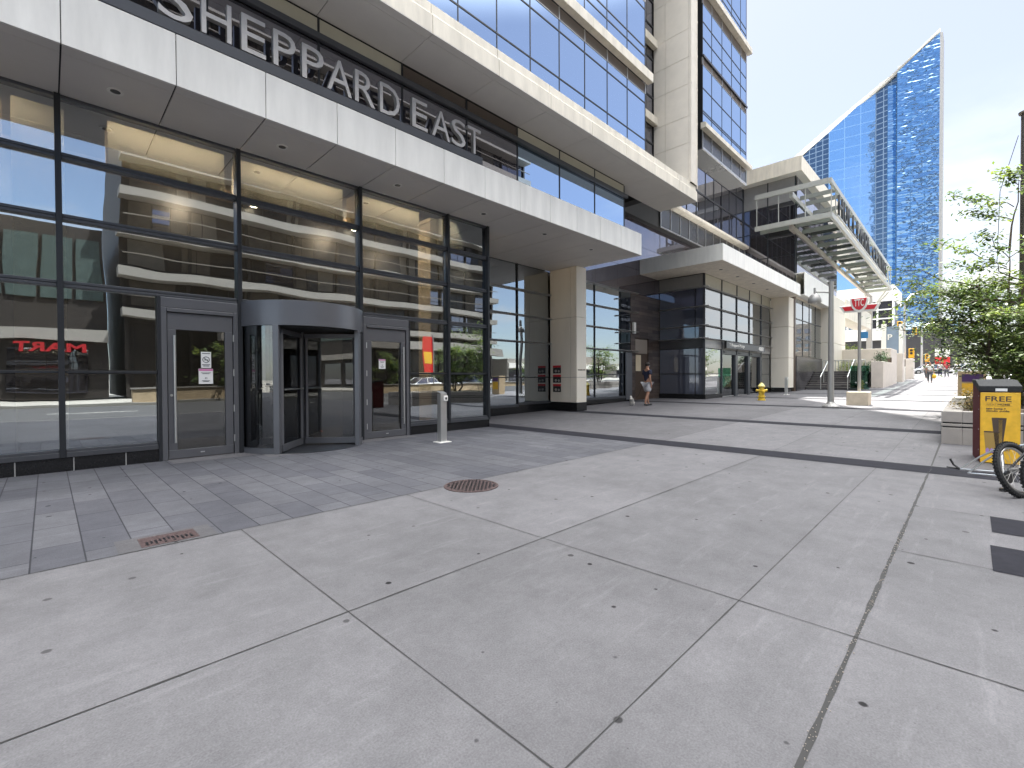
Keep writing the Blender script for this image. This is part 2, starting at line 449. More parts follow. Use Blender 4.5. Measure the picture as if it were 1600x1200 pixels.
M = dict(
    white=principled('white_panel', (0.83, 0.81, 0.77), 0.42, var=0.09, scale=4.0, streak=True),
    soffit=principled('soffit_panel', (0.72, 0.69, 0.65), 0.5, var=0.04, scale=1.2),
    cornice=principled('cornice_precast', (0.76, 0.70, 0.60), 0.6, var=0.14, scale=4.0, streak=True, bump=0.1),
    pier=principled('pier_stone', (0.76, 0.70, 0.62), 0.55, var=0.05, scale=2.5, bump=0.08),
    colbeige=principled('beige_cladding', (0.76, 0.70, 0.60), 0.5, var=0.05, scale=2.0, streak=True),
    joint=principled('dark_joint', (0.032, 0.031, 0.031), 0.8),
    frame=principled('frame_grey', (0.078, 0.081, 0.091), 0.38, metal=0.35, var=0.05),
    framedk=principled('frame_dark', (0.025, 0.027, 0.032), 0.4, metal=0.2, var=0.05),
    doorgrey=principled('door_grey', (0.140, 0.142, 0.156), 0.34, metal=0.4, var=0.04),
    alu=principled('aluminium', (0.50, 0.49, 0.48), 0.35, metal=0.6, var=0.05),
    steel=principled('brushed_steel', (0.62, 0.62, 0.61), 0.3, metal=0.85, var=0.04),
    dullsteel=principled('dull_steel', (0.50, 0.48, 0.46), 0.45, metal=0.5, var=0.08, scale=8),
    galv=principled('painted_steel_grey', (0.33, 0.32, 0.31), 0.45, metal=0.3, var=0.05),
    trell=principled('trellis_steel', (0.44, 0.44, 0.41), 0.45, metal=0.2, var=0.05),
    slat=principled('trellis_slat', (0.24, 0.25, 0.23), 0.5, metal=0.1, var=0.06),
    taupe=principled('taupe_paint', (0.30, 0.26, 0.225), 0.5, var=0.05),
    granite=principled('black_granite', (0.012, 0.012, 0.013), 0.18, var=0.3, scale=40),
    band=principled('band_granite', (0.016, 0.016, 0.022), 0.9, var=0.25, scale=9, bump=0.1, spec=0.2),
    spandrel=principled('spandrel_beige', (0.47, 0.45, 0.37), 0.3, var=0.04),
    spandk=principled('spandrel_dark', (0.055, 0.052, 0.055), 0.25, var=0.06),
    louver=principled('louvre_brown', (0.27, 0.225, 0.195), 0.5, var=0.05),
    black=principled('black_paint', (0.012, 0.012, 0.013), 0.4, var=0.2),
    rubber=principled('rubber', (0.016, 0.016, 0.017), 0.75, var=0.3, scale=30),
    soil=principled('soil', (0.05, 0.035, 0.025), 0.95, var=0.4, scale=20),
    planter=principled('planter_concrete', (0.33, 0.305, 0.28), 0.85, var=0.1, scale=4, bump=0.3),
    rust=principled('rusted_iron', (0.060, 0.038, 0.038), 0.7, var=0.35, scale=30, bump=0.3),
    yellow=principled('yellow_enamel', (0.78, 0.45, 0.03), 0.4, var=0.13, scale=9, coat=0.1),
    maroon=principled('maroon_enamel', (0.13, 0.006, 0.012), 0.6, var=0.1, spec=0.2),
    purple=principled('purple_enamel', (0.07, 0.03, 0.14), 0.4, var=0.1),
    hydrant=principled('hydrant_yellow', (0.62, 0.42, 0.04), 0.5, var=0.18, scale=18),
    hydcap=principled('hydrant_cap', (0.70, 0.60, 0.22), 0.5, var=0.15, scale=18),
    red=principled('red_enamel', (0.55, 0.012, 0.02), 0.3, var=0.06),
    offwhite=principled('white_enamel', (0.80, 0.78, 0.74), 0.4, var=0.03),
    sandstone=principled('sandstone_block', (0.55, 0.47, 0.37), 0.8, var=0.12, scale=6, bump=0.3),
    precast=principled('precast_wall', (0.62, 0.55, 0.49), 0.8, var=0.07, scale=2, bump=0.2),
    asphalt=principled('asphalt', (0.034, 0.034, 0.036), 0.9, var=0.25, scale=1.2, bump=0.3, bscale=90),
    paint=principled('road_paint', (0.72, 0.71, 0.68), 0.7, var=0.1, scale=12),
    earth=principled('earth', (0.22, 0.21, 0.19), 0.95, var=0.2, scale=0.1),
    lobbywall=principled('lobby_wall', (0.22, 0.165, 0.12), 0.5, var=0.2, scale=2),
    lobbybeige=principled('lobby_beige', (0.66, 0.56, 0.40), 0.6, var=0.05),
    lobbyfloor=principled('lobby_floor', (0.06, 0.055, 0.05), 0.25, var=0.2, scale=2),
    wood=principled('wood_panel', (0.24, 0.11, 0.04), 0.45, var=0.3, scale=4, streak=True),
    bark=principled('bark', (0.085, 0.062, 0.048), 0.9, var=0.3, scale=14, bump=0.5, bscale=25),
    skin=principled('skin', (0.38, 0.20, 0.13), 0.55, var=0.05),
    hair=principled('hair', (0.02, 0.014, 0.011), 0.7, var=0.3, scale=40),
    navy=principled('navy_cloth', (0.012, 0.014, 0.035), 0.85, var=0.15, scale=20),
    shorts=principled('pale_cloth', (0.52, 0.51, 0.53), 0.85, var=0.07, scale=15),
    greycloth=principled('grey_cloth', (0.10, 0.105, 0.11), 0.85, var=0.15, scale=15),
    whitecloth=principled('white_cloth', (0.66, 0.65, 0.62), 0.85, var=0.05, scale=15),
    redcloth=principled('red_cloth', (0.35, 0.03, 0.04), 0.85, var=0.1, scale=15),
    bluecloth=principled('mask_blue', (0.45, 0.50, 0.68), 0.8, var=0.05),
    silver=principled('silver_frame', (0.55, 0.54, 0.53), 0.28, metal=0.9, var=0.05),
    carsilver=principled('car_silver', (0.42, 0.43, 0.44), 0.3, metal=0.6, var=0.03, coat=0.6),
    cardark=principled('car_dark', (0.03, 0.035, 0.05), 0.25, metal=0.3, var=0.03, coat=0.8),
    carred=principled('car_red', (0.35, 0.02, 0.02), 0.25, metal=0.2, var=0.03, coat=0.8),
    carwhite=principled('car_white', (0.7, 0.7, 0.7), 0.3, var=0.03, coat=0.6),
    signblue=principled('sign_blue', (0.05, 0.22, 0.45), 0.4),
    signgrey=principled('sign_greyblue', (0.20, 0.26, 0.34), 0.4, var=0.04),
    sigyellow=principled('signal_yellow', (0.80, 0.42, 0.02), 0.45, var=0.05),
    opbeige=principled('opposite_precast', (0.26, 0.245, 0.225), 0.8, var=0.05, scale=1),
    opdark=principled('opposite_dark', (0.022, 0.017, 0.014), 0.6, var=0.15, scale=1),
    fur=principled('dog_fur', (0.55, 0.52, 0.48), 0.9, var=0.15, scale=30),
    deck=principled('roof_gravel', (0.3, 0.29, 0.28), 0.9),
    cone=principled('cone_orange', (0.75, 0.10, 0.02), 0.5),
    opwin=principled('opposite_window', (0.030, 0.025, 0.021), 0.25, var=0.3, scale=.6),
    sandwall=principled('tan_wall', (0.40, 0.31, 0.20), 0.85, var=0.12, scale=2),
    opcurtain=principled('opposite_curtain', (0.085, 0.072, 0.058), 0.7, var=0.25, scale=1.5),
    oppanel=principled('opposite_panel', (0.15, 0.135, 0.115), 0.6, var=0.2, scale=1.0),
    signred=principled('sign_red', (0.34, 0.01, 0.015), 0.5),
    tealpanel=principled('teal_panel', (0.06, 0.085, 0.08), 0.4, var=0.2),
    polebrown=principled('pole_brown', (0.13, 0.11, 0.105), 0.6, var=0.12, scale=6),
    paper=principled('paper_white', (0.78, 0.77, 0.76), 0.6, var=0.03),
    pink=principled('notice_pink', (0.55, 0.16, 0.36), 0.6),
    tan=principled('tan_metal', (0.52, 0.40, 0.26), 0.5),
    bronze=principled('bronze_brown', (0.075, 0.05, 0.035), 0.4),
    lilac=principled('lilac_ink', (0.35, 0.22, 0.50), 0.6),
    goldink=principled('gold_ink', (0.34, 0.22, 0.06), 0.6),
    glassbarrier=glassmat('barrier_glass', (0.35, 0.6, 0.5), 0.12),
    lobbyglass=glassmat('lobby_glass', (0.68, 0.66, 0.62), 0.42, glossy=(0.86, 0.93, 1.0), wave=0.006, wscale=0.6),
    doorglass=glassmat('door_glass', (0.62, 0.63, 0.61), 0.13, wave=0.002),
    upglass=glassmat('upper_glass', None, 0.70, glossy=(0.60, 0.77, 1.0), backing=(0.008, 0.012, 0.03), wave=0.004, wscale=0.4),
    dkglass=glassmat('dark_glass', None, 0.30, glossy=(0.85, 0.87, 1.0), backing=(0.030, 0.027, 0.028), wave=0.003, wscale=0.4),
    slateglass=glassmat('slate_glass', None, 0.20, glossy=(0.85, 0.88, 1.0), backing=(0.075, 0.08, 0.105), wave=0.003, wscale=0.4),
    polished=glassmat('polished_panel', None, 0.22, glossy=(0.85, 0.85, 1.0), backing=(0.055, 0.046, 0.048), wave=0.004, wscale=0.5, rough=0.03),
    pavglass=glassmat('pavilion_glass', (0.62, 0.62, 0.55), 0.34, wave=0.004, wscale=0.5),
    trellglass=glassmat('canopy_glass', (0.78, 0.86, 0.83), 0.10),
    stone=stonemat('brown_stone', (0.045, 0.031, 0.026), (0.14, 0.105, 0.09), (0.018, 0.014, 0.012), 1.3, 0.17, 0.35),
    gstone=stonemat('grey_granite', (0.035, 0.033, 0.036), (0.085, 0.08, 0.085), (0.02, 0.02, 0.02), 1.1, 0.33, 0.25),
    conc=concrete('sidewalk_concrete', (0.127, 0.124, 0.132)),
    conc2=concrete('sidewalk_concrete_grey', (0.103, 0.100, 0.107)),
    pavers=concrete('paver_stone', (0.095, 0.096, 0.109), paver=True),
    towerglass=gridglass('tower_glass', (0.02, 0.075, 0.20), (0.05, 0.13, 0.28), 3.2, 3.3, 0.45, 0.10, 0.30, (0.12, 0.22, 0.75), (0.50, 0.72, 1.0)),
    towerpale=gridglass('tower_glass_pale', (0.06, 0.17, 0.40), (0.19, 0.33, 0.58), 4.2, 3.3, 0.45, 0.16, 0.02, (0.3, 0.3, 0.6), (0.62, 0.78, 1.0)),
    towergrid=gridglass('tower_window_grid', (0.010, 0.02, 0.045), (0.17, 0.24, 0.35), 2.0, 1.65, 0.16, 0.24, 0.02),
    shaftglass=gridglass('shaft_glass', (0.02, 0.025, 0.03), (0.16, 0.15, 0.14), 1.6, 2.75, 0.25, 0.5, 0.02),
    leaf=leafmat('leaf_green', (0.05, 0.095, 0.025), (0.145, 0.19, 0.055), 0.45),
    leafy=leafmat('leaf_lime', (0.13, 0.19, 0.03), (0.25, 0.30, 0.06), 0.45),
    shrubdry=leafmat('leaf_dry', (0.10, 0.10, 0.03), (0.30, 0.20, 0.06)),
    hedge=leafmat('leaf_hedge', (0.02, 0.055, 0.015), (0.05, 0.10, 0.025)),
    lampglow=emis('downlight_glow', (1.0, 0.88, 0.66), 26.0),
    fillglow=emis('fill_strip_glow', (1.0, 0.93, 0.78), 17.0),
    amber=emis('signal_amber', (1.0, 0.45, 0.05), 2.5),
)

# ------------------------------------------------------------------ mesh builder
class MB:
    def __init__(s):
        s.bm = bmesh.new()
        s.uv = s.bm.loops.layers.uv.new('UVMap')
        s.mi = 0
    def face(s, pts, uv=None):
        vs = [s.bm.verts.new(p) for p in pts]
        f = s.bm.faces.new(vs)
        f.material_index = s.mi
        if uv:
            for l, c in zip(f.loops, uv): l[s.uv].uv = c
        return f
    def box(s, x0, x1, y0, y1, z0, z1):
        v = [s.bm.verts.new(p) for p in ((x0, y0, z0), (x1, y0, z0), (x1, y1, z0), (x0, y1, z0), (x0, y0, z1), (x1, y0, z1), (x1, y1, z1), (x0, y1, z1))]
        for q in ((0, 3, 2, 1), (4, 5, 6, 7), (0, 1, 5, 4), (1, 2, 6, 5), (2, 3, 7, 6), (3, 0, 4, 7)):
            f = s.bm.faces.new([v[i] for i in q])
            f.material_index = s.mi
        return s
    def bar(s, p0, p1, wd, ht):
        """rectangular bar between two points, wd sideways, ht upwards"""
        p0, p1 = Vector(p0), Vector(p1)
        d = (p1 - p0).normalized()
        up = Vector((0, 0, 1)) if abs(d.z) < 0.95 else Vector((1, 0, 0))
        sd = d.cross(up).normalized() * wd / 2
        u = sd.cross(d).normalized() * ht / 2
        ring = lambda p: [s.bm.verts.new(p + a * sd + b * u) for a, b in ((-1, -1), (1, -1), (1, 1), (-1, 1))]
        A, B = ring(p0), ring(p1)
        for i in range(4):
            f = s.bm.faces.new((A[i], A[(i + 1) % 4], B[(i + 1) % 4], B[i]))
            f.material_index = s.mi
        for q in (A[::-1], B):
            f = s.bm.faces.new(q)
            f.material_index = s.mi
        return s
    def path(s, pts, radii, n=10, cap=True):
        pts = [Vector(p) for p in pts]
        if not hasattr(radii, '__len__'): radii = [radii] * len(pts)
        prev = None
        ref = None
        for i, p in enumerate(pts):
            a = pts[max(0, i - 1)]
            b = pts[min(len(pts) - 1, i + 1)]
            d = (b - a).normalized()
            if ref is None:
                ref = d.orthogonal().normalized()
            ref = (ref - d * ref.dot(d)).normalized()
            o = d.cross(ref)
            ring = [s.bm.verts.new(p + radii[i] * (cos(2 * pi * k / n) * ref + sin(2 * pi * k / n) * o)) for k in range(n)]
            if prev:
                for k in range(n):
                    f = s.bm.faces.new((prev[k], prev[(k + 1) % n], ring[(k + 1) % n], ring[k]))
                    f.material_index = s.mi
            elif cap:
                f = s.bm.faces.new(ring[::-1])
                f.material_index = s.mi
            prev = ring
        if cap:
            f = s.bm.faces.new(prev)
            f.material_index = s.mi
        return s
    def tube(s, p0, p1, r0, r1=None, n=12):
        return s.path([p0, p1], [r0, r0 if r1 is None else r1], n)
    def lathe(s, cx, cy, prof, n=24):
        prev = None
        for r, z in prof:
            ring = [s.bm.verts.new((cx + max(r, 1e-4) * cos(2 * pi * k / n), cy + max(r, 1e-4) * sin(2 * pi * k / n), z)) for k in range(n)]
            if prev:
                for k in range(n):
                    f = s.bm.faces.new((prev[k], prev[(k + 1) % n], ring[(k + 1) % n], ring[k]))
                    f.material_index = s.mi
            else:
                f = s.bm.faces.new(ring[::-1])
                f.material_index = s.mi
            prev = ring
        f = s.bm.faces.new(prev)
        f.material_index = s.mi
        return s
    def prism(s, poly, d, a=0.0):
        """poly: list of 3d points (planar, ordered), d: extrusion vector"""
        d = Vector(d)
        A = [s.bm.verts.new(Vector(p)) for p in poly]
        B = [s.bm.verts.new(Vector(p) + d) for p in poly]
        n = len(A)
        fs = [s.bm.faces.new(A[::-1]), s.bm.faces.new(B)]
        for i in range(n):
            fs.append(s.bm.faces.new((A[i], A[(i + 1) % n], B[(i + 1) % n], B[i])))
        for f in fs: f.material_index = s.mi
        return s
    def ball(s, c, rx, ry=None, rz=None, seg=14, rings=9):
        ry = ry or rx
        rz = rz or rx
        prof = []
        c = Vector(c)
        prev = None
        for j in range(rings + 1):
            th = pi * j / rings
            r, z = max(sin(th), 1e-3), -cos(th)
            ring = [s.bm.verts.new(c + Vector((rx * r * cos(2 * pi * k / seg), ry * r * sin(2 * pi * k / seg), rz * z))) for k in range(seg)]
            if prev:
                for k in range(seg):
                    f = s.bm.faces.new((prev[k], prev[(k + 1) % seg], ring[(k + 1) % seg], ring[k]))
                    f.material_index = s.mi
            prev = ring
        return s
    def ob(s, name, mat, parent=None, smooth=None, bevel=0.0, at=None, fix=True):
        me = bpy.data.meshes.new(name)
        if fix: bmesh.ops.recalc_face_normals(s.bm, faces=s.bm.faces)
        s.bm.to_mesh(me)
        s.bm.free()
        return link(name, me, mat, parent, smooth, bevel, at)

def link(name, me, mat, parent=None, smooth=None, bevel=0.0, at=None):
    o = bpy.data.objects.new(name, me)
    COL.objects.link(o)
    for m in (mat if isinstance(mat, (list, tuple)) else [mat]):
        me.materials.append(M[m] if isinstance(m, str) else m)
    base = Vector((0, 0, 0))
    if parent:
        o.parent = parent
        base = Vector(parent.get('_o', (0, 0, 0)))
    elif at is not None:
        base = Vector(at)
        o.location = base
    if base.length > 0: me.transform(Matrix.Translation(-base))
    o['_o'] = tuple(base)
    if smooth:
        for p in me.polygons: p.use_smooth = True
        me.set_sharp_from_angle(angle=radians(smooth))
    if bevel > 0:
        b = o.modifiers.new('bevel', 'BEVEL')
        b.width = bevel
        b.segments = 2
        b.limit_method = 'ANGLE'
        b.harden_normals = False
    return o

def tag(o, label=None, cat=None, group=None, kind=None):
    if label: o['label'] = label
    if cat: o['category'] = cat
    if group: o['group'] = group
    if kind: o['kind'] = kind
    return o
def thing(name, label, cat, loc, group=None):
    o = bpy.data.objects.new(name, None)
    COL.objects.link(o)
    o.location = loc
    o.empty_display_size = 0.2
    o['_o'] = tuple(loc)
    return tag(o, label, cat, group)
def box(name, mat, parent, *b, bevel=0.0):
    return MB().box(*b).ob(name, mat, parent, bevel=bevel)
def dup(o, loc, label=None, rz=None, scale=None, mats=None):
    r = o.copy()
    COL.objects.link(r)
    r.location = loc
    if rz is not None: r.rotation_euler = (0, 0, rz)
    if scale: r.scale = (scale, scale, scale)
    if label: r['label'] = label
    for ch in list(o.children):
        c = ch.copy()
        if mats and c.name.split('.')[0] in mats:
            c.data = c.data.copy()
            c.data.materials[0] = M[mats[c.name.split('.')[0]]]
        COL.objects.link(c)
        c.parent = r
        for g in list(ch.children):
            d = g.copy()
            COL.objects.link(d)
            d.parent = c
    return r

def text_mesh(body, wd, ht, depth, mat4, bold=0.0, align=None):
    cu = bpy.data.curves.new('lettering', 'FONT')
    cu.body = body
    cu.size = 1.0
    cu.extrude = 0.5
    cu.offset = bold
    cu.resolution_u = 3
    tmp = bpy.data.objects.new('lettering', cu)
    COL.objects.link(tmp)
    dg = bpy.context.evaluated_depsgraph_get()
    me = bpy.data.meshes.new_from_object(tmp.evaluated_get(dg))
    bpy.data.objects.remove(tmp)
    bpy.data.curves.remove(cu)
    xs = [v.co.x for v in me.vertices]
    ys = [v.co.y for v in me.vertices]
    x0, x1, y0, y1 = min(xs), max(xs), min(ys), max(ys)
    for v in me.vertices:
        v.co = Vector(((v.co.x - x0) / (x1 - x0) * wd, (v.co.y - y0) / (y1 - y0) * ht, (v.co.z + 0.5) * depth))
    me.transform(mat4)
    return me
def face_mat(origin, facing):
    o = Vector(origin)
    if facing == '-Y': X, Y, Z = (1, 0, 0), (0, 0, 1), (0, -1, 0)
    elif facing == '-X': X, Y, Z = (0, -1, 0), (0, 0, 1), (-1, 0, 0)
    elif facing == '+Y': X, Y, Z = (-1, 0, 0), (0, 0, 1), (0, 1, 0)
    else: X, Y, Z = facing
    X, Y, Z = Vector(X), Vector(Y), Vector(Z)
    return Matrix(((X.x, Y.x, Z.x, o.x), (X.y, Y.y, Z.y, o.y), (X.z, Y.z, Z.z, o.z), (0, 0, 0, 1)))
def text(name, body, wd, ht, depth, origin, facing, mat, parent, bold=0.0):
    return link(name, text_mesh(body, wd, ht, depth, face_mat(origin, facing), bold), mat, parent)

# =================================================================== GROUND
def sheet(name, cells, mat, dz, kind='structure', step=3.0):
    """cells: (x0,x1,y0,y1,tone); drapes quads over the ground profile"""
    b = MB()
    tl = b.bm.faces.layers.float.new('tone')
    for x0, x1, y0, y1, tn in cells:
        xs = [x0] + [x for x in _GX if x0 < x < x1] + [x1]
        for a, c in zip(xs, xs[1:]):
            f = b.face(((a, y0, gz(a) + dz), (c, y0, gz(c) + dz), (c, y1, gz(c) + dz), (a, y1, gz(a) + dz)))
            f[tl] = tn
    return tag(b.ob(name, mat, fix=False), kind=kind)
KERB = -3.1
b = MB()
xs = [-900, -300, 9, 13.5, 22, 33, 45, 56, 90, 160, 400, 1500]
for a, c in zip(xs, xs[1:]):
    b.face(((a, -900, gz(a) - .32), (c, -900, gz(c) - .32), (c, 900, gz(c) - .32), (a, 900, gz(a) - .32)))
tag(b.ob('ground', 'earth', fix=False), kind='structure')
sheet('road', [(-200, 300, -17.0, KERB, 1)], 'asphalt', -0.14)
bb = []
for k in range(-10, 30):
    bb += [(k * 7.0, k * 7.0 + 3, -10.1, -9.98, 1)]
bb += [(-200, 300, -3.75, -3.63, 1)]
sheet('road_markings', bb, 'paint', -0.135)
rr = random.Random(3)
def tn(v=0.05): return 1 + rr.uniform(-v, v)
BANDS = [(8.28, 8.95), (13.25, 13.85), (19.6, 20.2), (25.6, 26.2), (31.8, 32.4), (38.0, 38.6), (44.2, 44.8), (50.4, 51), (56.6, 57.2), (62.8, 63.4)]
cells, joints = [], []
def lane(y0, y1, cuts, v=0.05, base=1.0):
    for a, c in zip(cuts, cuts[1:]):
        cells.append((a, c, y0, y1, base * tn(v)))
X1 = [-40, -36, -32, -28, -24, -20, -16, -12, -8.0, -3.9, -0.5, 1.17, 2.82, 8.28, 13.25, 19.6, 25.6, 31.8, 38, 44.2, 50.4, 56.6, 62.8, 70, 80, 90, 130]
lane(2.46, 4.48, X1, 0.055)
lane(0.95, 2.46, X1, 0.055, 0.975)
lane(0.40, 0.95, [x for x in X1 if x != 1.17], 0.055, 0.985)
X2 = [-40, -30, -20, -12, -6, -2, 1.2, 2.82, 4.45, 6.1, 8.28, 10, 13.25, 16, 19.6, 25.6, 31.8, 38, 44.2, 56.6, 62.8, 90, 130]
lane(KERB, 0.40, X2, 0.04, 0.97)
sheet('sidewalk', cells, 'conc', 0)
c2 = []
for x0, x1 in ((8.28, 13.25), (13.25, 19.6), (19.6, 25.6), (25.6, 31.8), (31.8, 37.0), (37.0, 62.8), (62.8, 130)):
    for y0, y1 in ((4.48, 7.2), (7.2, 12.6)):
        c2.append((x0, x1, y0, y1, tn(0.03)))
sheet('forecourt_paving', c2, 'conc2', 0)
sheet('paver_strip', [(-40, 8.28, 4.48, 12.6, 1.0)], 'pavers', 0)
sheet('door_apron', [(1.36, 2.60, 8.72, 9.24, 1.02), (4.45, 5.85, 8.80, 9.24, 1.0), (2.60, 3.3, 8.30, 8.72, .98)], 'conc', 0.004)
b = MB()
for x0, x1 in BANDS:
    ys = -3.0 if x0 < 30 else -3.0
    b.face(((x0, ys, gz(x0) + .004), (x1, ys, gz(x1) + .004), (x1, 11.6, gz(x1) + .004), (x0, 11.6, gz(x0) + .004)))
tag(b.ob('paving_bands', 'band', fix=False), kind='structure')
# joints
JR = random.Random(5)
b = MB()
def jx(y, x0, x1, wd=0.008):
    xs = [x0] + [x for x in _GX if x0 < x < x1] + [x1]
    lo, hi = max(x0, -4), min(x1, 9)
    if hi > lo:
        n = max(1, int((hi - lo) / .11))
        xs = sorted(set([x for x in xs if x <= lo or x >= hi] + [lo + (hi - lo) * k / n for k in range(n + 1)]))
    ws = [(wd * JR.uniform(.55, 1.25) + (JR.random() < .05) * wd * JR.uniform(.3, 1.2)) / 2 for _ in xs]
    for i, (a, c) in enumerate(zip(xs, xs[1:])):
        b.face(((a, y - ws[i], gz(a) + .003), (c, y - ws[i + 1], gz(c) + .003), (c, y + ws[i + 1], gz(c) + .003), (a, y + ws[i], gz(a) + .003)))
def jy(x, y0, y1, wd=0.008):
    n = max(1, int((y1 - y0) / .11)) if -4 < x < 9 else 1
    ys = [y0 + (y1 - y0) * k / n for k in range(n + 1)]
    ws = [(wd * JR.uniform(.55, 1.25) + (JR.random() < .05) * wd * JR.uniform(.3, 1.2)) / 2 for _ in ys]
    for i, (a, c) in enumerate(zip(ys, ys[1:])):
        b.face(((x - ws[i], a, gz(x) + .003), (x + ws[i], a, gz(x) + .003), (x + ws[i + 1], c, gz(x) + .003), (x - ws[i + 1], c, gz(x) + .003)))
jx(4.48, -40, 62, 0.010); jx(2.46, -40, 62, 0.009); jx(0.95, -40, 62, 0.006)
jx(7.2, 8.95, 37, 0.008)
for x in X1[8:-3]:
    if x in (8.28,) or x > 9: continue
    jy(x, 0.95 if x == 1.17 else 0.40, 4.48, 0.006)
jy(2.82, KERB, 0.4, 0.008)
for x in (4.45, 6.1, 10.0, -2, -6): jy(x, KERB, 0.40, 0.007)
for x in (16.5, 22.8, 28.9): jy(x, 0.4, 4.48, 0.007)
tag(b.ob('paving_joints', 'joint', fix=False), kind='structure')
# wide expansion joint with grit
b = MB(); jx(0.40, -40, 11.7, 0.024)
tag(b.ob('expansion_joint', 'joint', fix=False), kind='structure')
b = MB(); r2 = random.Random(11)
for i in range(300):
    x = r2.choice((r2.uniform(0.3, 9), r2.uniform(1.5, 5))); y = 0.40 + r2.gauss(0, 0.010); s_ = r2.uniform(.0012, .004)
    b.ball((x, y, .004 + s_ * .4), s_, s_ * r2.uniform(.6, 1.2), s_ * .7, 5, 3)
tag(b.ob('joint_grit', 'taupe', fix=False), kind='stuff')
# dark tactile inlays at the kerb
tag(sheet('paving_inlay', [(5.52, 6.12, -0.62, -0.13, 1), (4.42, 5.08, -0.62, -0.11, 1)], 'band', 0.004))
b = MB()
for a, c in zip([-200] + _GX, _GX + [300]):
    if c <= a: continue
    b.box(a, c, KERB - .16, KERB, gz(a) - .3, gz(a) + .002 if abs(gz(a) - gz(c)) < 1e-6 else gz(a))
tag(b.ob('kerb', 'planter'), kind='structure')
b = MB(); b.box(-200, 300, -24.5, -17.0, -.3, 0.02)
tag(b.ob('opposite_sidewalk', 'earth'), kind='structure')

# =================================================================== CONDO TOWER (podium, lobby and shaft)
TW = thing('condo_tower', 'tall glass condo tower with a white lobby canopy and revolving door facing the sidewalk', 'building', (0, 9.2, 0))
YG = 9.2
MULL = [-4.45, -2.15, 0.15, 2.42, 4.71, 7.02, 8.34]
TRZ = [0.20, 1.42, 2.68, 3.63, 4.50, 5.36]
# glass bays of the lobby
def pane(name, x0, x1, z0, z1, y, mat, parent=TW):
    return MB().box(x0, x1, y, y + 0.012, z0, z1).ob(name, mat, parent)
for i in range(len(MULL) - 1):
    a, c = MULL[i] + .035, MULL[i + 1] - .035
    bmb = MB()
    for j in range(5):
        z0, z1 = TRZ[j] + (.03 if j else .05), TRZ[j + 1] - .03
        x0, x1 = a, c
        if j < 2:
            if i == 2: x1 = 1.24
            elif i == 3: continue
            elif i == 4: x0 = 5.90
        bmb.box(x0, x1, YG + .05, YG + .062, z0, z1)
    o = bmb.ob('window', 'lobbyglass', TW)
    # frame: transom lines of this bay
    for j in (2, 3, 4):
        fr = MB()
        fr.box(a, c, YG - .03, YG + .09, TRZ[j] - .045, TRZ[j] - .012)
        fr.box(a, c, YG - .004, YG + .088, TRZ[j] - .0118, TRZ[j] + .0048)
        fr.box(a, c, YG - .015, YG + .09, TRZ[j] + .005, TRZ[j] + .045)
        fr.ob('transom', 'frame', o, bevel=.004)
    x0, x1 = a, c
    if i == 2: x1 = 1.24
    if i == 4: x0 = 5.90
    if i != 3:
        MB().box(x0, x1, YG - .012, YG + .08, TRZ[1] - .02, TRZ[1] + .02).ob('transom', 'framedk', o, bevel=.003)
        fr = MB(); fr.box(x0, x1, YG - .05, YG + .10, .20, .27)
        fr.box(x0, x1, YG - .02, YG + .10, .2705, .31); fr.ob('sill', 'frame', o, bevel=.004)
    MB().box(a, c, YG - .02, YG + .09, 5.31, 5.355).ob('head', 'frame', o, bevel=.004)
for x in MULL:
    m_ = MB(); m_.box(x - .034, x + .034, YG - .06, YG + .12, .20 if not (2 < x < 6) else 0.0, 5.35)
    m_.ob('mullion', 'framedk', TW, bevel=.004)
for x0, x1 in ((-4.5, 1.28), (5.88, 8.36)):
    box('plinth', 'granite', TW, x0, x1, YG - .03, YG + .2, -.05, .198)
# plinth tile joints
jm = MB()
for x in (-.9, -.32, .26, .84): jm.box(x - .006, x + .006, YG - .032, YG - .02, 0, .19)
jm.ob('plinth_joint', 'alu', TW)
# end return wall of the lobby box, facing away along the street
rt = MB(); rt.box(8.345, 8.357, YG + .1, 11.4, .2, 5.36); rt.ob('window', 'lobbyglass', TW)
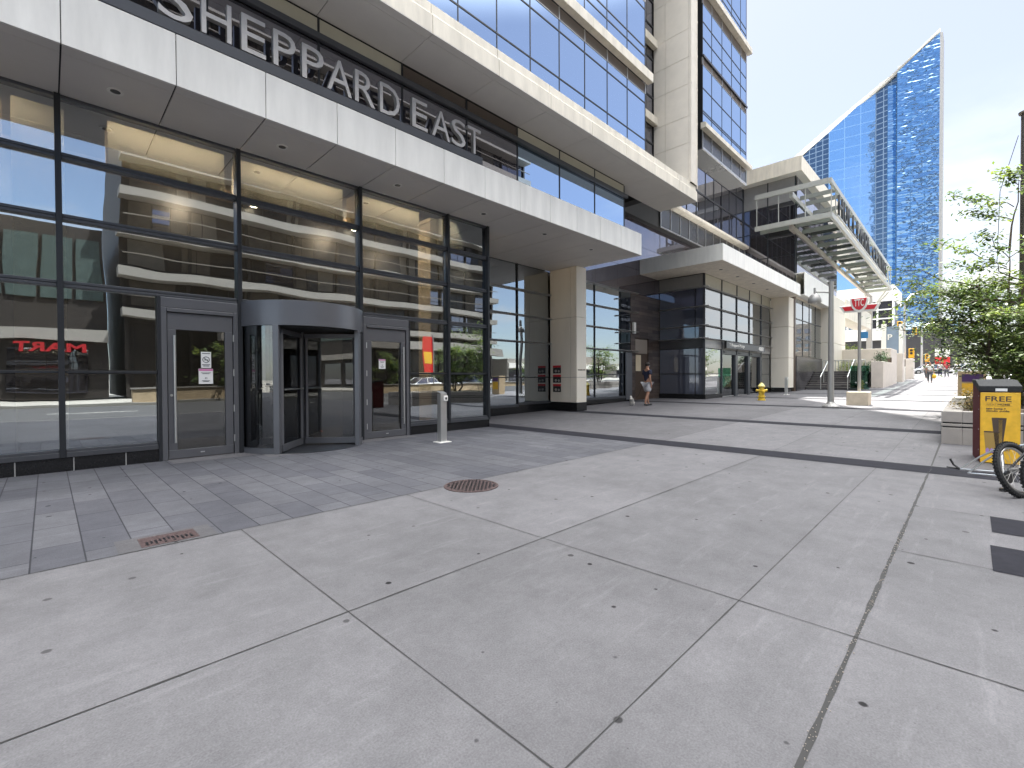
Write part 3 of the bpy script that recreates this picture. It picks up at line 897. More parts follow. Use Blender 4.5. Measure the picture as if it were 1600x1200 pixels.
# door portals
def door_portal(x0, x1, hinge_right, notice):
    hd = MB(); hd.box(x0, x1, YG - .04, YG + .1, 2.47, 2.63)
    hd.box(x0 - .0, x0 + .075, YG - .045, YG + .1, 0, 2.468); hd.box(x1 - .075, x1, YG - .045, YG + .1, 0, 2.468)
    hd.box(x0 + .077, x1 - .077, YG - .055, YG + .08, 2.40, 2.462)
    hd.ob('door_frame', 'doorgrey', TW, bevel=.006)
    a, c = x0 + .085, x1 - .085
    d = MB()
    d.box(a, c, YG - .02, YG + .05, 2.12, 2.39)
    d.box(a, c, YG - .02, YG + .05, .015, .155)
    d.box(a, a + .115, YG - .02, YG + .05, .157, 2.118)
    d.box(c - .115, c, YG - .02, YG + .05, .157, 2.118)
    D = d.ob('door', 'doorgrey', TW, bevel=.004)
    MB().box(a + .11, c - .11, YG + .01, YG + .022, .15, 2.125).ob('door_pane', 'doorglass', D)
    MB().box(a + .1, c - .1, YG + .055, YG + .085, 1.02, 1.07).ob('push_bar', 'black', D)
    hx = (a + .085) if hinge_right else (c - .085)
    h = MB(); h.tube((hx, YG - .085, .28), (hx, YG - .085, 2.02), .017)
    for z in (.42, 1.88): h.tube((hx, YG - .085, z), (hx, YG - .02, z), .010, n=8)
    h.ob('handle', 'steel', D, smooth=40)
    MB().tube(((a if hinge_right else c) + (.045 if hinge_right else -.045), YG - .035, 1.05), ((a if hinge_right else c) + (.045 if hinge_right else -.045), YG - .02, 1.05), .02).ob('lock', 'steel', D, smooth=40)
    gx = c + .012 if hinge_right else a - .012
    for z in (.28, .80, 1.42, 2.02):
        MB().tube((gx, YG - .035, z - .06), (gx, YG - .035, z + .06), .013, n=8).ob('hinge', 'steel', D, smooth=40)
    MB().box((a + c) / 2 - .03, (a + c) / 2 + .03, YG - .026, YG - .021, .08, .10).ob('maker_plate', 'steel', D)
    return D
DL = door_portal(1.29, 2.385, True, 2)
DR = door_portal(4.745, 5.87, False, 1)
# notices on the doors (flat paper on the glass)
def notice(parent, x, z, wd, ht, pinkband, symbol):
    p = MB(); p.box(x, x + wd, YG + .004, YG + .0085, z, z + ht)
    P_ = p.ob('notice', 'paper', parent)
    y1 = YG + .0035
    if pinkband: MB().box(x + .004, x + wd - .004, y1 - .002, y1, z + ht * .86, z + ht - .004).ob('notice_band', 'pink', parent)
    t_ = MB()
    if symbol:
        cx, cz, R_ = x + wd / 2, z + ht * .52, wd * .33
        pts = [(cx + R_ * cos(2 * pi * k / 24), y1, cz + R_ * sin(2 * pi * k / 24)) for k in range(25)]
        t_.path(pts, .0055, 6, cap=False)
        t_.bar((cx - R_ * .7, y1, cz + R_ * .7), (cx + R_ * .7, y1, cz - R_ * .7), .004, .012)
        t_.bar((cx - R_ * .6, y1, cz - .005), (cx + R_ * .6, y1, cz - .005), .003, .014)
        for k, (q, ww) in enumerate(((.88, .8), (.18, .8), (.10, .6))): t_.box(x + wd * (1 - ww) / 2, x + wd * (1 + ww) / 2, y1 - .002, y1, z + ht * q, z + ht * q + .012)
    else:
        for q, ww in ((.72, .7), (.66, .5), (.2, .55), (.14, .4)): t_.box(x + wd * (1 - ww) / 2, x + wd * (1 + ww) / 2, y1 - .002, y1, z + ht * q, z + ht * q + .008)
        t_.box(x + wd * .44, x + wd * .48, y1 - .002, y1, z + ht * .32, z + ht * .44); t_.box(x + wd * .54, x + wd * .58, y1 - .002, y1, z + ht * .32, z + ht * .44)
    t_.ob('notice_print', 'greycloth', parent)
notice(DL, 1.835, 1.50, .145, .27, False, True)
notice(DL, 1.80, 1.23, .205, .255, True, False)
notice(DR, 5.13, 1.52, .16, .21, True, False)
MB().box(5.40, 5.62, YG + .024, YG + .03, 1.35, 1.62).ob('notice_panel', 'framedk', DR)

# revolving door
RV = MB(); cx, cy, R_ = 3.55, 9.35, 1.12
RV.lathe(cx, cy, [(R_ - .06, 2.245), (R_ + .02, 2.24), (R_ + .02, 2.67), (R_ - .02, 2.68), (.05, 2.68)], 56)
DRUM = RV.ob('revolving_door', 'doorgrey', TW, smooth=35)
fl = MB(); fl.lathe(cx, cy, [(R_, 0.0), (R_, .008), (.01, .009)], 48); fl.ob('floor_disc', 'framedk', DRUM)
cl = MB(); cl.lathe(cx, cy, [(R_ - .08, 2.225), (R_ - .08, 2.239), (.01, 2.239)], 40); cl.ob('drum_ceiling', 'black', DRUM)
def arc(a0, a1, r, z0, z1, th, name, mat, n=18):
    q = MB()
    for k in range(n):
        t0, t1 = radians(a0 + (a1 - a0) * k / n), radians(a0 + (a1 - a0) * (k + 1) / n)
        P0 = [(cx + rr_ * cos(t), cy + rr_ * sin(t)) for rr_, t in ((r, t0), (r, t1), (r + th, t1), (r + th, t0))]
        q.prism([(x, y, z0) for x, y in P0], (0, 0, z1 - z0))
    return q.ob(name, mat, DRUM, smooth=30)
AL, AR = 228.0, 312.0
for a0, a1 in ((158, AL - 3), (AR + 3, 382)):
    arc(a0, a1, R_ - .03, .10, 2.24, .012, 'curved_pane', 'doorglass')
    arc(a0, a1, R_ - .05, .0, .10, .05, 'curved_rail', 'doorgrey')
for a0 in (AL, AR):
    t = radians(a0); p = MB()
    px_, py_ = cx + (R_ - .01) * cos(t), cy + (R_ - .01) * sin(t)
    p.prism([(px_ + u * cos(t) * .045 - v * sin(t) * .05, py_ + u * sin(t) * .045 + v * cos(t) * .05, 0) for u, v in ((-1, -1), (1, -1), (1, 1), (-1, 1))], (0, 0, 2.24))
    p.ob('door_post', 'doorgrey', DRUM, bevel=.006)
MB().tube((cx, cy, 0.009), (cx, cy, 2.23), .035).ob('centre_shaft', 'frame', DRUM, smooth=40)
for k in range(4):
    t = radians(230 + 90 * k)
    e = Vector((cos(t), sin(t), 0)); c0 = Vector((cx, cy, 0))
    wg = MB()
    wg.bar(c0 + e * .05 + Vector((0, 0, .09)), c0 + e * 1.02 + Vector((0, 0, .09)), .045, .12)
    wg.bar(c0 + e * .05 + Vector((0, 0, 2.15)), c0 + e * 1.02 + Vector((0, 0, 2.15)), .045, .08)
    for r_ in (.08, 1.0): wg.box(c0.x + e.x * r_ - .022, c0.x + e.x * r_ + .022, c0.y + e.y * r_ - .022, c0.y + e.y * r_ + .022, .152, 2.108)
    wg.ob('door_wing', 'doorgrey', DRUM, bevel=.003)
    q = MB(); q.bar(c0 + e * .1 + Vector((0, 0, 1.13)), c0 + e * .98 + Vector((0, 0, 1.13)), .008, 1.95); q.ob('wing_pane', 'doorglass', DRUM)
    q = MB(); sd = Vector((-e.y, e.x, 0)) * .05
    q.tube(c0 + e * .1 + sd + Vector((0, 0, 1.12)), c0 + e * .98 + sd + Vector((0, 0, 1.12)), .013, n=8); q.ob('push_bar', 'steel', DRUM, smooth=40)
# header panels between transom and doors
for x0, x1 in ((1.245, 2.385), (4.745, 5.895)):
    box('header_panel', 'doorgrey', TW, x0, x1, YG + .0, YG + .09, 2.633, 2.664)
MB().box(1.245, 1.288, YG - .05, YG + .1, 0, 2.632).ob('mullion', 'framedk', TW)
MB().box(5.872, 5.898, YG - .05, YG + .1, 0, 2.632).ob('mullion', 'framedk', TW)
# glass strip above the revolving drum (z 2.68)
# lobby interior
def ib(name, mat, *q): return box(name, mat, TW, *q)
ib('lobby_floor', 'lobbyfloor', -6, 8.3, YG + .2, 17, -.02, .012)
ib('lobby_ceiling', 'lobbywall', -6, 8.3, YG + .13, 17, 5.40, 5.5)
ib('lobby_back_wall', 'lobbywall', -6, 8.3, 16.2, 16.4, 0, 5.4)
ib('lobby_side_wall', 'lobbywall', -6.3, -6, YG + .2, 16.4, 0, 5.4)
for x0, x1 in ((-1.9, -.42), (.72, 2.32), (2.55, 4.55), (4.85, 6.5), (7.1, 7.9)):
    ib('bulkhead', 'lobbybeige', x0, x1, YG + .45, YG + .9, 4.72, 5.39)
for x in (-.32, 6.9): ib('lobby_column', 'lobbybeige', x, x + .55, YG + .55, YG + 1.1, .012, 5.39)
ib('reception_desk', 'wood', 2.0, 5.2, 13.6, 14.3, .012, 1.1)
ib('wood_wall', 'wood', -2, 1.6, 16.0, 16.19, .012, 3.0)
ib('mailbox_wall', 'lobbybeige', 4.6, 7.2, 16.05, 16.19, .4, 2.2)
ib('lobby_bench', 'black', .25, 1.1, 12.2, 12.8, .012, .5)
for x, y in ((-1.2, 11.6), (1.2, 12.3), (3.5, 12), (6, 12), (1.2, 14.5), (3.5, 14.6), (6, 14.4)):
    MB().lathe(x, y, [(.09, 5.375), (.09, 5.395), (.001, 5.396)], 16).ob('ceiling_lamp', 'lampglow', TW)
for x, y in ((-1, 11.0), (2.2, 11.3), (5.6, 11.2), (7.6, 10.6), (2.4, 14.6)):
    pl = bpy.data.lights.new('lobby_lamp', 'POINT'); pl.energy = 75; pl.color = (1, .82, .6); pl.shadow_soft_size = .08
    po = bpy.data.objects.new('lobby_lamp', pl); COL.objects.link(po); po.location = (x, y, 5.25); po.parent = TW; po.matrix_parent_inverse = Matrix.Translation((0, -9.2, 0))

for x0, x1 in ((-1.9, -.1), (.45, 2.3), (2.6, 4.5), (4.95, 6.8), (7.2, 8.1)):
    MB().box(x0, x1, YG + .16, YG + .20, 5.362, 5.385).ob('bulkhead_fill_strip', 'fillglow', TW)  # hidden glowing strip added to brighten the bulkhead front
# white lobby canopy
cn = MB(); YF = 7.80
JX = [0.17 + 1.142 * k for k in range(-4, 13)]
JX = [x for x in JX if x < 13.2] + [14.0]
for a, c in zip(JX, JX[1:]):
    cn.box(a + .005, c - .005, YF, YF + .04, 5.36, 6.07)
cn.box(13.96, 14.0, YF + .045, 8.5, 5.36, 6.07)
cn.box(JX[0], 13.955, YF + .045, 8.6, 6.02, 6.08)
CAN = cn.ob('canopy', 'white', TW, bevel=.004)
sf = MB()
for a, c in zip(JX, JX[1:]):
    sf.box(a + .009, c - .009, YF + .045, YF + .215, 5.362, 5.38)
    sf.box(a + .009, c - .009, YF + .224, 11.45 if c > 8.5 else YG + .02, 5.362, 5.38)
sf.ob('soffit', 'soffit', CAN)
box('canopy_core', 'joint', TW, JX[0], 13.95, YF + .05, 11.4, 5.385, 6.0)
for x in (-1.5, .73, 2.95, 5.24, 7.65, 9.95, 12.2):
    q = MB(); q.lathe(x, 8.56, [(.065, 5.356), (.095, 5.350), (.095, 5.361), (.05, 5.3615)], 24); R0 = q.ob('downlight', 'offwhite', CAN, smooth=40)
    MB().lathe(x, 8.56, [(.058, 5.3535), (.058, 5.3605)], 20).ob('downlight_lens', 'framedk', CAN)

# upper lobby glazing behind the sign, louvres and spandrels
YU = 8.05
UM = [-3.24, -1.58, 0.08, 1.735, 3.39, 5.045, 6.70, 8.33, 9.99, 11.66, 13.32]
for i, (a, c) in enumerate(zip(UM, UM[1:])):
    o = MB().box(a + .02, c - .02, YU, YU + .02, 6.09, 7.13).ob('window', 'dkglass' if i < 7 else 'upglass', TW)
    if i in (5, 6):
        q = MB(); q.box(a + .02, c - .02, YU + .05, YU + .07, 7.25, 7.54)
        for k in range(9): q.prism([(a + .03, YU - .01, 7.262 + k * .031), (a + .03, YU + .035, 7.276 + k * .031), (a + .03, YU + .035, 7.284 + k * .031), (a + .03, YU - .01, 7.270 + k * .031)], (c - a - .06, 0, 0))
        q.ob('louvre', 'louver', TW)
    else:
        MB().box(a + .02, c - .02, YU, YU + .02, 7.25, 7.54).ob('spandrel', 'spandrel', TW)
q = MB()
for x in UM: q.box(x - .018, x + .018, YU - .012, YU + .05, 6.09, 7.54)
q.ob('mullion', 'framedk', TW)
q = MB(); q.box(UM[0], 13.42, YU - .10, YU - .014, 7.135, 7.245); q.ob('sunshade_rail', 'frame', TW, bevel=.01)
box('window_cill', 'frame', TW, UM[0], 13.33, YU - .16, YU - .001, 6.082, 6.10)
box('return_wall', 'polished', TW, 13.30, 13.34, YU + .06, 11.66, 6.09, 7.57)

# second canopy (deep precast cornice)
YC = 6.98
q = MB()
CJ = [5.03 + 1.667 * k for k in range(-6, 8)]
CJ = [x for x in CJ if x < 16] + [16.47]
for a, c in zip(CJ, CJ[1:]):
    a, c = a + .005, c - .005
    pr = [(YC, 7.585), (YC, 7.92), (YC + .05, 7.97), (YC + .05, 8.155), (YC + .33, 8.17), (YC + .33, 7.585)]
    q.prism([(a, y, z) for y, z in pr], (c - a, 0, 0))
Q2 = q.ob('cornice', 'cornice', TW, bevel=.006)
q = MB()
for a, c in zip(CJ, CJ[1:]):
    q.box(a + .005, c - .005, YC + .0, YC + .17, 7.572, 7.584)
    q.box(a + .005, c - .005, YC + .178, YU if c < 13.4 else 8.4, 7.572, 7.584)
q.ob('soffit', 'soffit', Q2)
box('slab_core', 'joint', TW, CJ[0], 16.44, YC + .335, 8.38, 7.59, 8.12)
# end of slab beyond the glass
box('slab_end', 'cornice', TW, 16.442, 16.47, YC + .34, 8.39, 7.585, 8.15)

# upper block with blue glass
YB = 7.30
HM = [13.33 - 1.066 * k for k in range(0, 17)][::-1]
def upper_floor(xs, y, zb, tr, lou, top, yb):
    """one floor: glass zb..lou with transoms, louvre lou..top"""
    g_ = MB(); 
    lev = [zb] + tr + [lou]
    for a, c in zip(xs, xs[1:]):
        for z0, z1 in zip(lev, lev[1:]): g_.box(a + .012, c - .012, y, y + .02, z0 + .016, z1 - .016)
    w_ = g_.ob('window', 'upglass', TW)
    f_ = MB()
    for x in xs: f_.box(x - .012, x + .012, y - .01, y + .05, zb, lou - .012)
    for z in tr:
        for a, c in zip(xs, xs[1:]): f_.box(a + .013, c - .013, y - .012, y + .045, z - .016, z + .016)
    f_.ob('window_frame', 'framedk', w_)
    l_ = MB(); l_.box(xs[0], xs[-1], y + .02, y + .04, lou, top)
    for k in range(int((top - lou) / .03)):
        l_.box(xs[0], xs[-1], y, y + .018, lou + .01 + k * .03, lou + .022 + k * .03)
    l_.ob('louvre', 'louver', TW)
    m_ = MB()
    for x in xs: m_.box(x - .02, x + .02, y - .014, y - .001, lou - .01, top)
    m_.box(xs[0], xs[-1], y - .012, y - .001, lou - .02, lou - .0)
    m_.ob('louvre_frame', 'alu', TW)
def ledge(x0, x1, y, z0, z1, pitch, depth=.4):
    q = MB(); n = max(1, round((x1 - x0) / pitch))
    for k in range(n):
        a, c = x0 + (x1 - x0) * k / n, x0 + (x1 - x0) * (k + 1) / n
        q.prism([(a + .004, y, z0), (a + .004, y, z1 - .05), (a + .004, y + .05, z1), (a + .004, y + depth, z1 + .01), (a + .004, y + depth, z0)], (c - a - .008, 0, 0))
    return q.ob('ledge', 'cornice', TW, bevel=.005)
upper_floor(HM, YB, 8.17, [8.74, 9.90], 10.20, 10.50, YB)
ledge(HM[0], 13.50, YB - .20, 10.52, 10.84, 1.066, .19)
upper_floor(HM, YB, 10.86, [11.35, 11.62, 12.8], 13.05, 13.3, YB)
upper_floor(HM, YB, 13.31, [13.9, 15.2], 15.6, 15.95, YB)
box('upper_block', 'framedk', TW, HM[0], 13.30, YB + .06, 11.6, 8.13, 40)
q = MB()
for k in range(9): q.box(HM[0], 13.33, YB - .05, YB + .055, 15.96 + 2.7 * k, 16.5 + 2.7 * k)
q.ob('floor_bands', 'cornice', TW)
q = MB(); q.mi = 0
for a, c in zip([HM[0]], [13.32]):
    q.face(((a, YB, 15.96), (c, YB, 15.96), (c, YB, 40), (a, YB, 40)), ((0, 0), (16, 0), (16, 24), (0, 24)))
q.ob('upper_glazing', 'upglass', TW)
# recess with dark glass between block and pier
q = MB(); q.box(13.34, 15.94, 8.42, 8.44, 8.1, 40); q.ob('recess_glazing', 'dkglass', TW)
q = MB()
for z in (9.3, 9.9, 11.6, 12.4, 13.0, 14.2, 15.1, 16.0): q.box(13.34, 15.94, 8.39, 8.418, z, z + .035)
for x in (15.42,): q.box(x, x + .03, 8.385, 8.39, 8.2, 40)
q.ob('recess_frame', 'frame', TW)
for z in (10.56, 13.36): box('ledge', 'cornice', TW, 13.36, 15.93, 8.22, 8.386, z, z + .27)

# stone pier
q = MB(); ZJ = [8.14, 9.52, 10.46, 11.58, 12.51, 13.49, 14.81, 15.9, 17.2, 18.5, 20]
for z0, z1 in zip(ZJ, ZJ[1:]):
    q.box(15.95, 15.98, 7.065, 7.935, z0 + .005, z1 - .005)
    q.box(15.95, 15.98, 7.945, 8.38, z0 + .005, z1 - .005)
    q.box(15.95, 15.985, 6.97, 7.055, z0 + .004, z1 - .004)
    q.box(15.99, 16.21, 6.97, 6.99, z0 + .004, z1 - .004)
    q.box(16.22, 16.465, 6.985, 7.005, z0 + .004, z1 - .004)
q.box(15.99, 16.465, 7.01, 11.3, 20, 60)
q.ob('pier', 'pier', TW, bevel=.004)
box('pier_core', 'joint', TW, 15.985, 16.46, 7.01, 11.3, 8.13, 20)
q = MB()
for z in (9.15, 10.3, 11.5, 12.7, 13.9): q.tube((16.47, 7.0, z), (16.47, 7.0, z + .06), .035, n=8)
q.tube((16.40, 6.955, 8.0), (16.40, 6.955, 16), .012, n=6)
q.ob('downpipe', 'pier', TW)

# projecting glass bay beyond the pier
BX = [17.70, 18.57, 19.62, 20.69, 21.76, 22.50]
def bay(z0, tr, lou, top): upper_floor(BX, YB, z0, tr, lou, top, YB)
q = MB()
for a, c in zip(BX, BX[1:]): q.box(a + .02, c - .02, YB + .005, YB + .02, 10.08, 10.68)
q.ob('spandrel', 'spandk', TW)
q = MB()
for x in BX: q.box(x - .018, x + .018, YB - .015, YB + .02, 10.03, 10.69)
q.box(17.68, 22.52, YB - .02, YB + .022, 9.99, 10.075)
q.ob('spandrel_frame', 'alu', TW)
ledge(17.55, 22.72, YB - .20, 10.70, 10.92, 5.2, .215)
bay(10.93, [11.36, 11.45, 12.3], 13.2, 13.45)
box('ledge', 'spandk', TW, 17.68, 22.52, YB - .06, YB - .002, 13.46, 13.54)
bay(13.55, [14.2, 14.8], 15.5, 15.9)
ledge(17.55, 22.72, YB - .20, 15.92, 16.2, 5.2, .215)
bay(16.21, [16.7, 17.0], 18.5, 18.8)
bay(18.81, [19.4, 20.6], 21.2, 21.5)
box('bay_core', 'framedk', TW, 17.70, 22.46, YB + .06, 8.05, 10.06, 44)
box('bay_soffit', 'spandk', TW, 17.70, 22.5, YB + .025, 8.06, 10.0, 10.055)
box('bay_link', 'framedk', TW, 17.72, 22.44, 8.055, 11.4, 14.4, 44)
q = MB(); q.face(((22.47, YB + .03, 10.9), (22.47, 8.05, 10.9), (22.47, 8.05, 44), (22.47, YB + .03, 44)), ((0, 0), (1, 0), (1, 33), (0, 33)))
q.ob('bay_side', 'upglass', TW, fix=False)

# main shaft, set back
q = MB()
x0, x1, y0, y1, z0, z1 = -24, 34.7, 11.46, 30, 10.6, 68
for P0, P1 in (((x0, y0), (x1, y0)), ((x1, y0), (x1, y1)), ((x1, y1), (x0, y1)), ((x0, y1), (x0, y0))):
    ln = math.hypot(P1[0] - P0[0], P1[1] - P0[1])
    q.face(((P0[0], P0[1], 40), (P1[0], P1[1], 40), (P1[0], P1[1], z1), (P0[0], P0[1], z1)), ((0, 0), (ln, 0), (ln, 58), (0, 58)))
q.face(((x0, y0, z1), (x1, y0, z1), (x1, y1, z1), (x0, y1, z1)))
q.ob('shaft', 'shaftglass', TW)
box('shaft_core', 'framedk', TW, x0 + .1, x1 - .1, 12.2, y1 - .1, 0, 67.8)
# set-back dark glass wall above the terrace
q = MB()
for k in range(14):
    a = 16.5 + k * 1.3
    for z, zz in ((10.65, 12.2), (12.2, 13.7), (13.7, 15.2), (15.2, 17.6), (17.6, 20), (20, 40)): q.box(a + .02, min(a + 1.28, 34.68), 11.46, 11.48, z + .02, zz - .02)
q.ob('terrace_glazing', 'dkglass', TW)
q = MB()
for z in (12.2, 13.7, 15.2, 17.6): q.box(16.5, 34.68, 11.41, 11.456, z - .035, z + .035)
for k in range(15): q.box(16.48 + k * 1.3, 16.52 + k * 1.3, 11.43, 11.456, 10.6, 40)
q.ob('terrace_frame', 'frame', TW)
# terrace parapet
q = MB(); q.prism([(20.8, 11.05, 10.26), (20.8, 11.05, 10.42), (20.8, 11.15, 10.5), (20.8, 11.44, 10.5), (20.8, 11.44, 10.2)], (13.9, 0, 0))
q.ob('parapet_coping', 'cornice', TW, bevel=.02)
PX = [22.3 + 1.13 * k for k in range(12)]
q = MB()
for a, c in zip(PX, PX[1:]): q.box(a + .03, c - .03, 11.36, 11.38, 9.12, 10.18)
q.ob('parapet_panel', 'spandk', TW)
q = MB()
for x in PX: q.box(x - .022, x + .022, 11.33, 11.359, 9.07, 10.2)
q.box(PX[0], PX[-1], 11.33, 11.40, 9.03, 9.068)
q.ob('parapet_frame', 'alu', TW)
box('parapet_core', 'joint', TW, 16.5, 34.68, 11.42, 12.1, 9.0, 10.19)
# polished dark wall below the parapet
q = MB()
for z0, z1 in ((5.4, 6.6), (6.6, 7.8), (7.8, 9.02)):
    for k in range(12): q.box(13.4 + k * 1.78 + .006, 13.4 + (k + 1) * 1.78 - .006, 11.69, 11.71, z0 + .006, z1 - .006)
q.box(13.4, 22.25, 11.6, 11.64, 9.03, 10.2)
q.ob('polished_cladding', 'polished', TW)
box('podium_core', 'joint', TW, 13.36, 34.68, 11.72, 12.1, 5.4, 9.02)

# recessed glazing left of the column
RX = [8.36, 10.05, 11.79, 13.56]
for i, (a, c) in enumerate(zip(RX, RX[1:])):
    q = MB()
    lev = [.30 + .06 * i, 1.33, 2.60, 3.55, 4.45, 5.36]
    for z0, z1 in zip(lev, lev[1:]): q.box(a + .025, c - .025, 11.45, 11.462, z0 + .02, z1 - .02)
    o = q.ob('window', 'lobbyglass', TW)
    for z in (2.60, 3.55, 4.45): MB().prism([(a, 11.36, z - .03), (a, 11.30, z), (a, 11.36, z + .03), (a, 11.44, z + .035), (a, 11.44, z - .035)], (c - a + (.1 if i == 2 else 0), 0, 0)).ob('sunshade_rail', 'alu', o, bevel=.004)
    MB().box(a, c, 11.41, 11.47, 1.31, 1.35).ob('transom', 'framedk', o); MB().box(a, c, 11.38, 11.47, lev[0] - .07, lev[0] + .018).ob('sill', 'frame', o)
    MB().box(a - .02, a + .02, 11.40, 11.50, .1, 5.36).ob('mullion', 'framedk', TW)
    box('plinth', 'granite', TW, a, c, 11.36, 11.6, 0, lev[0] - .075)
# curtains and bulkhead behind
q = MB()
for k in range(28): q.tube((11.95 + k * .06, 12.0, .3), (11.95 + k * .06, 12.0 + .01 * (k % 3), 5.3), .032, n=6)
q.ob('curtain', 'taupe', TW)
ib('bulkhead', 'lobbybeige', 8.9, 13.3, 11.75, 12.0, 4.85, 5.3)
ib('shop_back_wall', 'lobbywall', 8.36, 20, 15.5, 15.7, 0, 5.3)
ib('shop_floor', 'lobbyfloor', 8.36, 19.9, 11.62, 15.5, .0, .17)
ib('shop_ceiling', 'lobbywall', 8.36, 19.9, 11.75, 15.5, 5.31, 5.38)
# beige column
q = MB()
for z0, z1 in ((.40, 1.315), (1.325, 3.515), (3.525, 5.355)):
    q.box(13.55, 14.14, 10.15, 10.19, z0, z1)
    for y0, y1 in ((10.195, 10.43), (10.44, 11.4)): q.box(13.55, 13.59, y0, y1, z0, z1)
    q.box(14.10, 14.14, 10.195, 11.4, z0, z1)
CO = q.ob('column', 'colbeige', TW, bevel=.006)
box('column_core', 'joint', TW, 13.60, 14.09, 10.2, 11.4, .1, 5.355)
box('column_base', 'granite', CO, 13.54, 14.15, 10.14, 11.38, -.05, .395)
# glazing right of the column
RX = [14.3, 15.6, 16.9, 19.93]
for i, (a, c) in enumerate(zip(RX, RX[1:])):
    q = MB()
    lev = [.42, 1.45, 2.57, 3.53, 4.46, 5.4]
    for z0, z1 in zip(lev, lev[1:]): q.box(a + .025, c - .025, 11.70, 11.712, z0 + .02, z1 - .02)
    o = q.ob('window', 'lobbyglass', TW)
    for z in (2.57, 3.53, 4.46, 5.4): MB().prism([(a, 11.60, z - .03), (a, 11.52, z), (a, 11.60, z + .03), (a, 11.69, z + .04), (a, 11.69, z - .04)], (c - a + (.55 if i == 2 else 0), 0, 0)).ob('sunshade_rail', 'alu', o, bevel=.004)
    MB().box(a, c, 11.66, 11.72, 1.43, 1.47).ob('transom', 'framedk', o); MB().box(a, c, 11.64, 11.72, .34, .438).ob('sill', 'frame', o)
    MB().box(a - .02, a + .02, 11.66, 11.76, .1, 5.4).ob('mullion', 'framedk', TW)
    box('plinth', 'granite', TW, a, c, 11.62, 11.9, 0.02, .335)
# brown stone wall with a service door
q = MB(); q.box(19.95, 20.38, 11.70, 11.9, 0, 9.0); q.box(21.68, 22.95, 11.70, 11.9, 0, 5.395); q.box(20.38, 21.68, 11.70, 11.9, 3.26, 5.395)
q.ob('stone_wall', 'stone', TW)
box('side_door', 'doorgrey', TW, 19.36, 19.90, 11.60, 11.66, .26, 2.5)
d = box('service_door', 'bronze', TW, 20.38, 21.68, 11.76, 11.80, .2, 3.26)
box('door_transom', 'taupe', d, 20.43, 21.63, 11.745, 11.758, 2.5, 3.2)
box('door_notice', 'lobbybeige', d, 20.5, 21.0, 11.745, 11.757, 1.62, 2.42)
MB().tube((21.4, 11.72, 1.0), (21.4, 11.72, 1.4), .02).ob('handle', 'steel', d)

# =================================================================== FIXED LETTER SIGN
SG = thing('building_sign', 'large silver metal letters reading SHEPPARD EAST above the white lobby canopy', 'sign', (4, 7.82, 6.1))
for ch, a, c in (('S', 1.12, 1.52), ('H', 1.62, 2.00), ('E', 2.13, 2.47), ('P', 2.58, 2.92), ('P', 3.02, 3.38), ('A', 3.44, 3.88), ('R', 3.94, 4.33), ('D', 4.43, 4.85), ('E', 5.13, 5.49), ('A', 5.60, 6.06), ('S', 6.10, 6.48), ('T', 6.55, 6.92)):
    o = text('letter', ch, c - a, .56, .085, (a, 7.905, 6.275), '-Y', 'dullsteel', SG, bold=-.004)
q = MB(); q.box(-2, 6.95, 7.80, 7.86, 6.085, 6.10); q.box(-2, 6.95, 7.80, 7.812, 6.10, 6.235); q.box(-2, 6.95, 7.812, 7.90, 6.235, 6.25)
q.ob('sign_rail', 'frame', SG)

# =================================================================== SUBWAY ENTRANCE PAVILION
PV = thing('entrance_pavilion', 'low glass station entrance pavilion under a flat white canopy at the corner', 'building', (27, 9.3, .2))
PX0, PX1, PY = 22.8, 33.3, 9.3
VX = [22.8, 25.0, 27.2, 29.25, 31.4, 33.28]
LV = [.42, 1.45, 2.62]
TZ = [3.22, 3.85, 4.80, 5.74]
# front glass
for i, (a, c) in enumerate(zip(VX, VX[1:])):
    q = MB()
    for z0, z1 in zip(TZ, TZ[1:]): q.box(a + .03, c - .03, PY + .02, PY + .035, z0 + .03, z1 - .03)
    if i in (0, 4):
        q.box(a + .03, c - .03, PY + .02, PY + .035, .45, 1.44); q.box(a + .03, c - .03, PY + .02, PY + .035, 1.48, 2.72)
    o = q.ob('window', 'pavglass', PV)
    MB().box(a + .03, c - .03, PY + .01, PY + .03, 5.77, 6.40).ob('spandrel', 'spandrel', PV)
    MB().box(a + .02, c - .02, PY + .0, PY + .03, 2.76, 3.19).ob('header_panel', 'galv', PV)
    MB().box(a - .025, a + .025, PY - .03, PY + .08, .2, 6.4).ob('mullion', 'frame', PV)
q = MB()
for z in TZ: q.prism([(22.55, PY - .09, z - .03), (22.55, PY - .16, z), (22.55, PY - .09, z + .03), (22.55, PY - .032, z + .03), (22.55, PY - .032, z - .03)], (11.2, 0, 0))
q.ob('sunshade_rail', 'alu', PV)
for a, c in ((22.8, 25.0), (31.4, 33.28)):
    q = MB(); q.box(a + .03, c - .03, PY - .01, PY + .04, 1.445, 1.475); q.ob('transom', 'framedk', PV)
    box('plinth', 'granite', PV, a, c, PY - .04, PY + .2, 0, .44)
# sliding doors
for k, (a, c) in enumerate(zip(VX[1:4], VX[2:5])):
    f = MB(); f.box(a + .03, c - .03, PY + .005, PY + .10, 2.52, 2.74)
    f.box(c - .36, c - .03, PY - .06, PY + .12, .25, 2.515)
    D = f.ob('sliding_door', 'frame', PV)
    MB().box(a + .05, c - .37, PY + .05, PY + .062, .30, 2.50).ob('door_pane', 'doorglass', D)
    MB().box(a + .03, c - .38, PY + .02, PY + .09, .22, .295).ob('door_rail', 'alu', D)
    MB().box(a + .3, a + .62, PY - .02, PY + .004, 2.60, 2.68).ob('door_sensor', 'black', D)
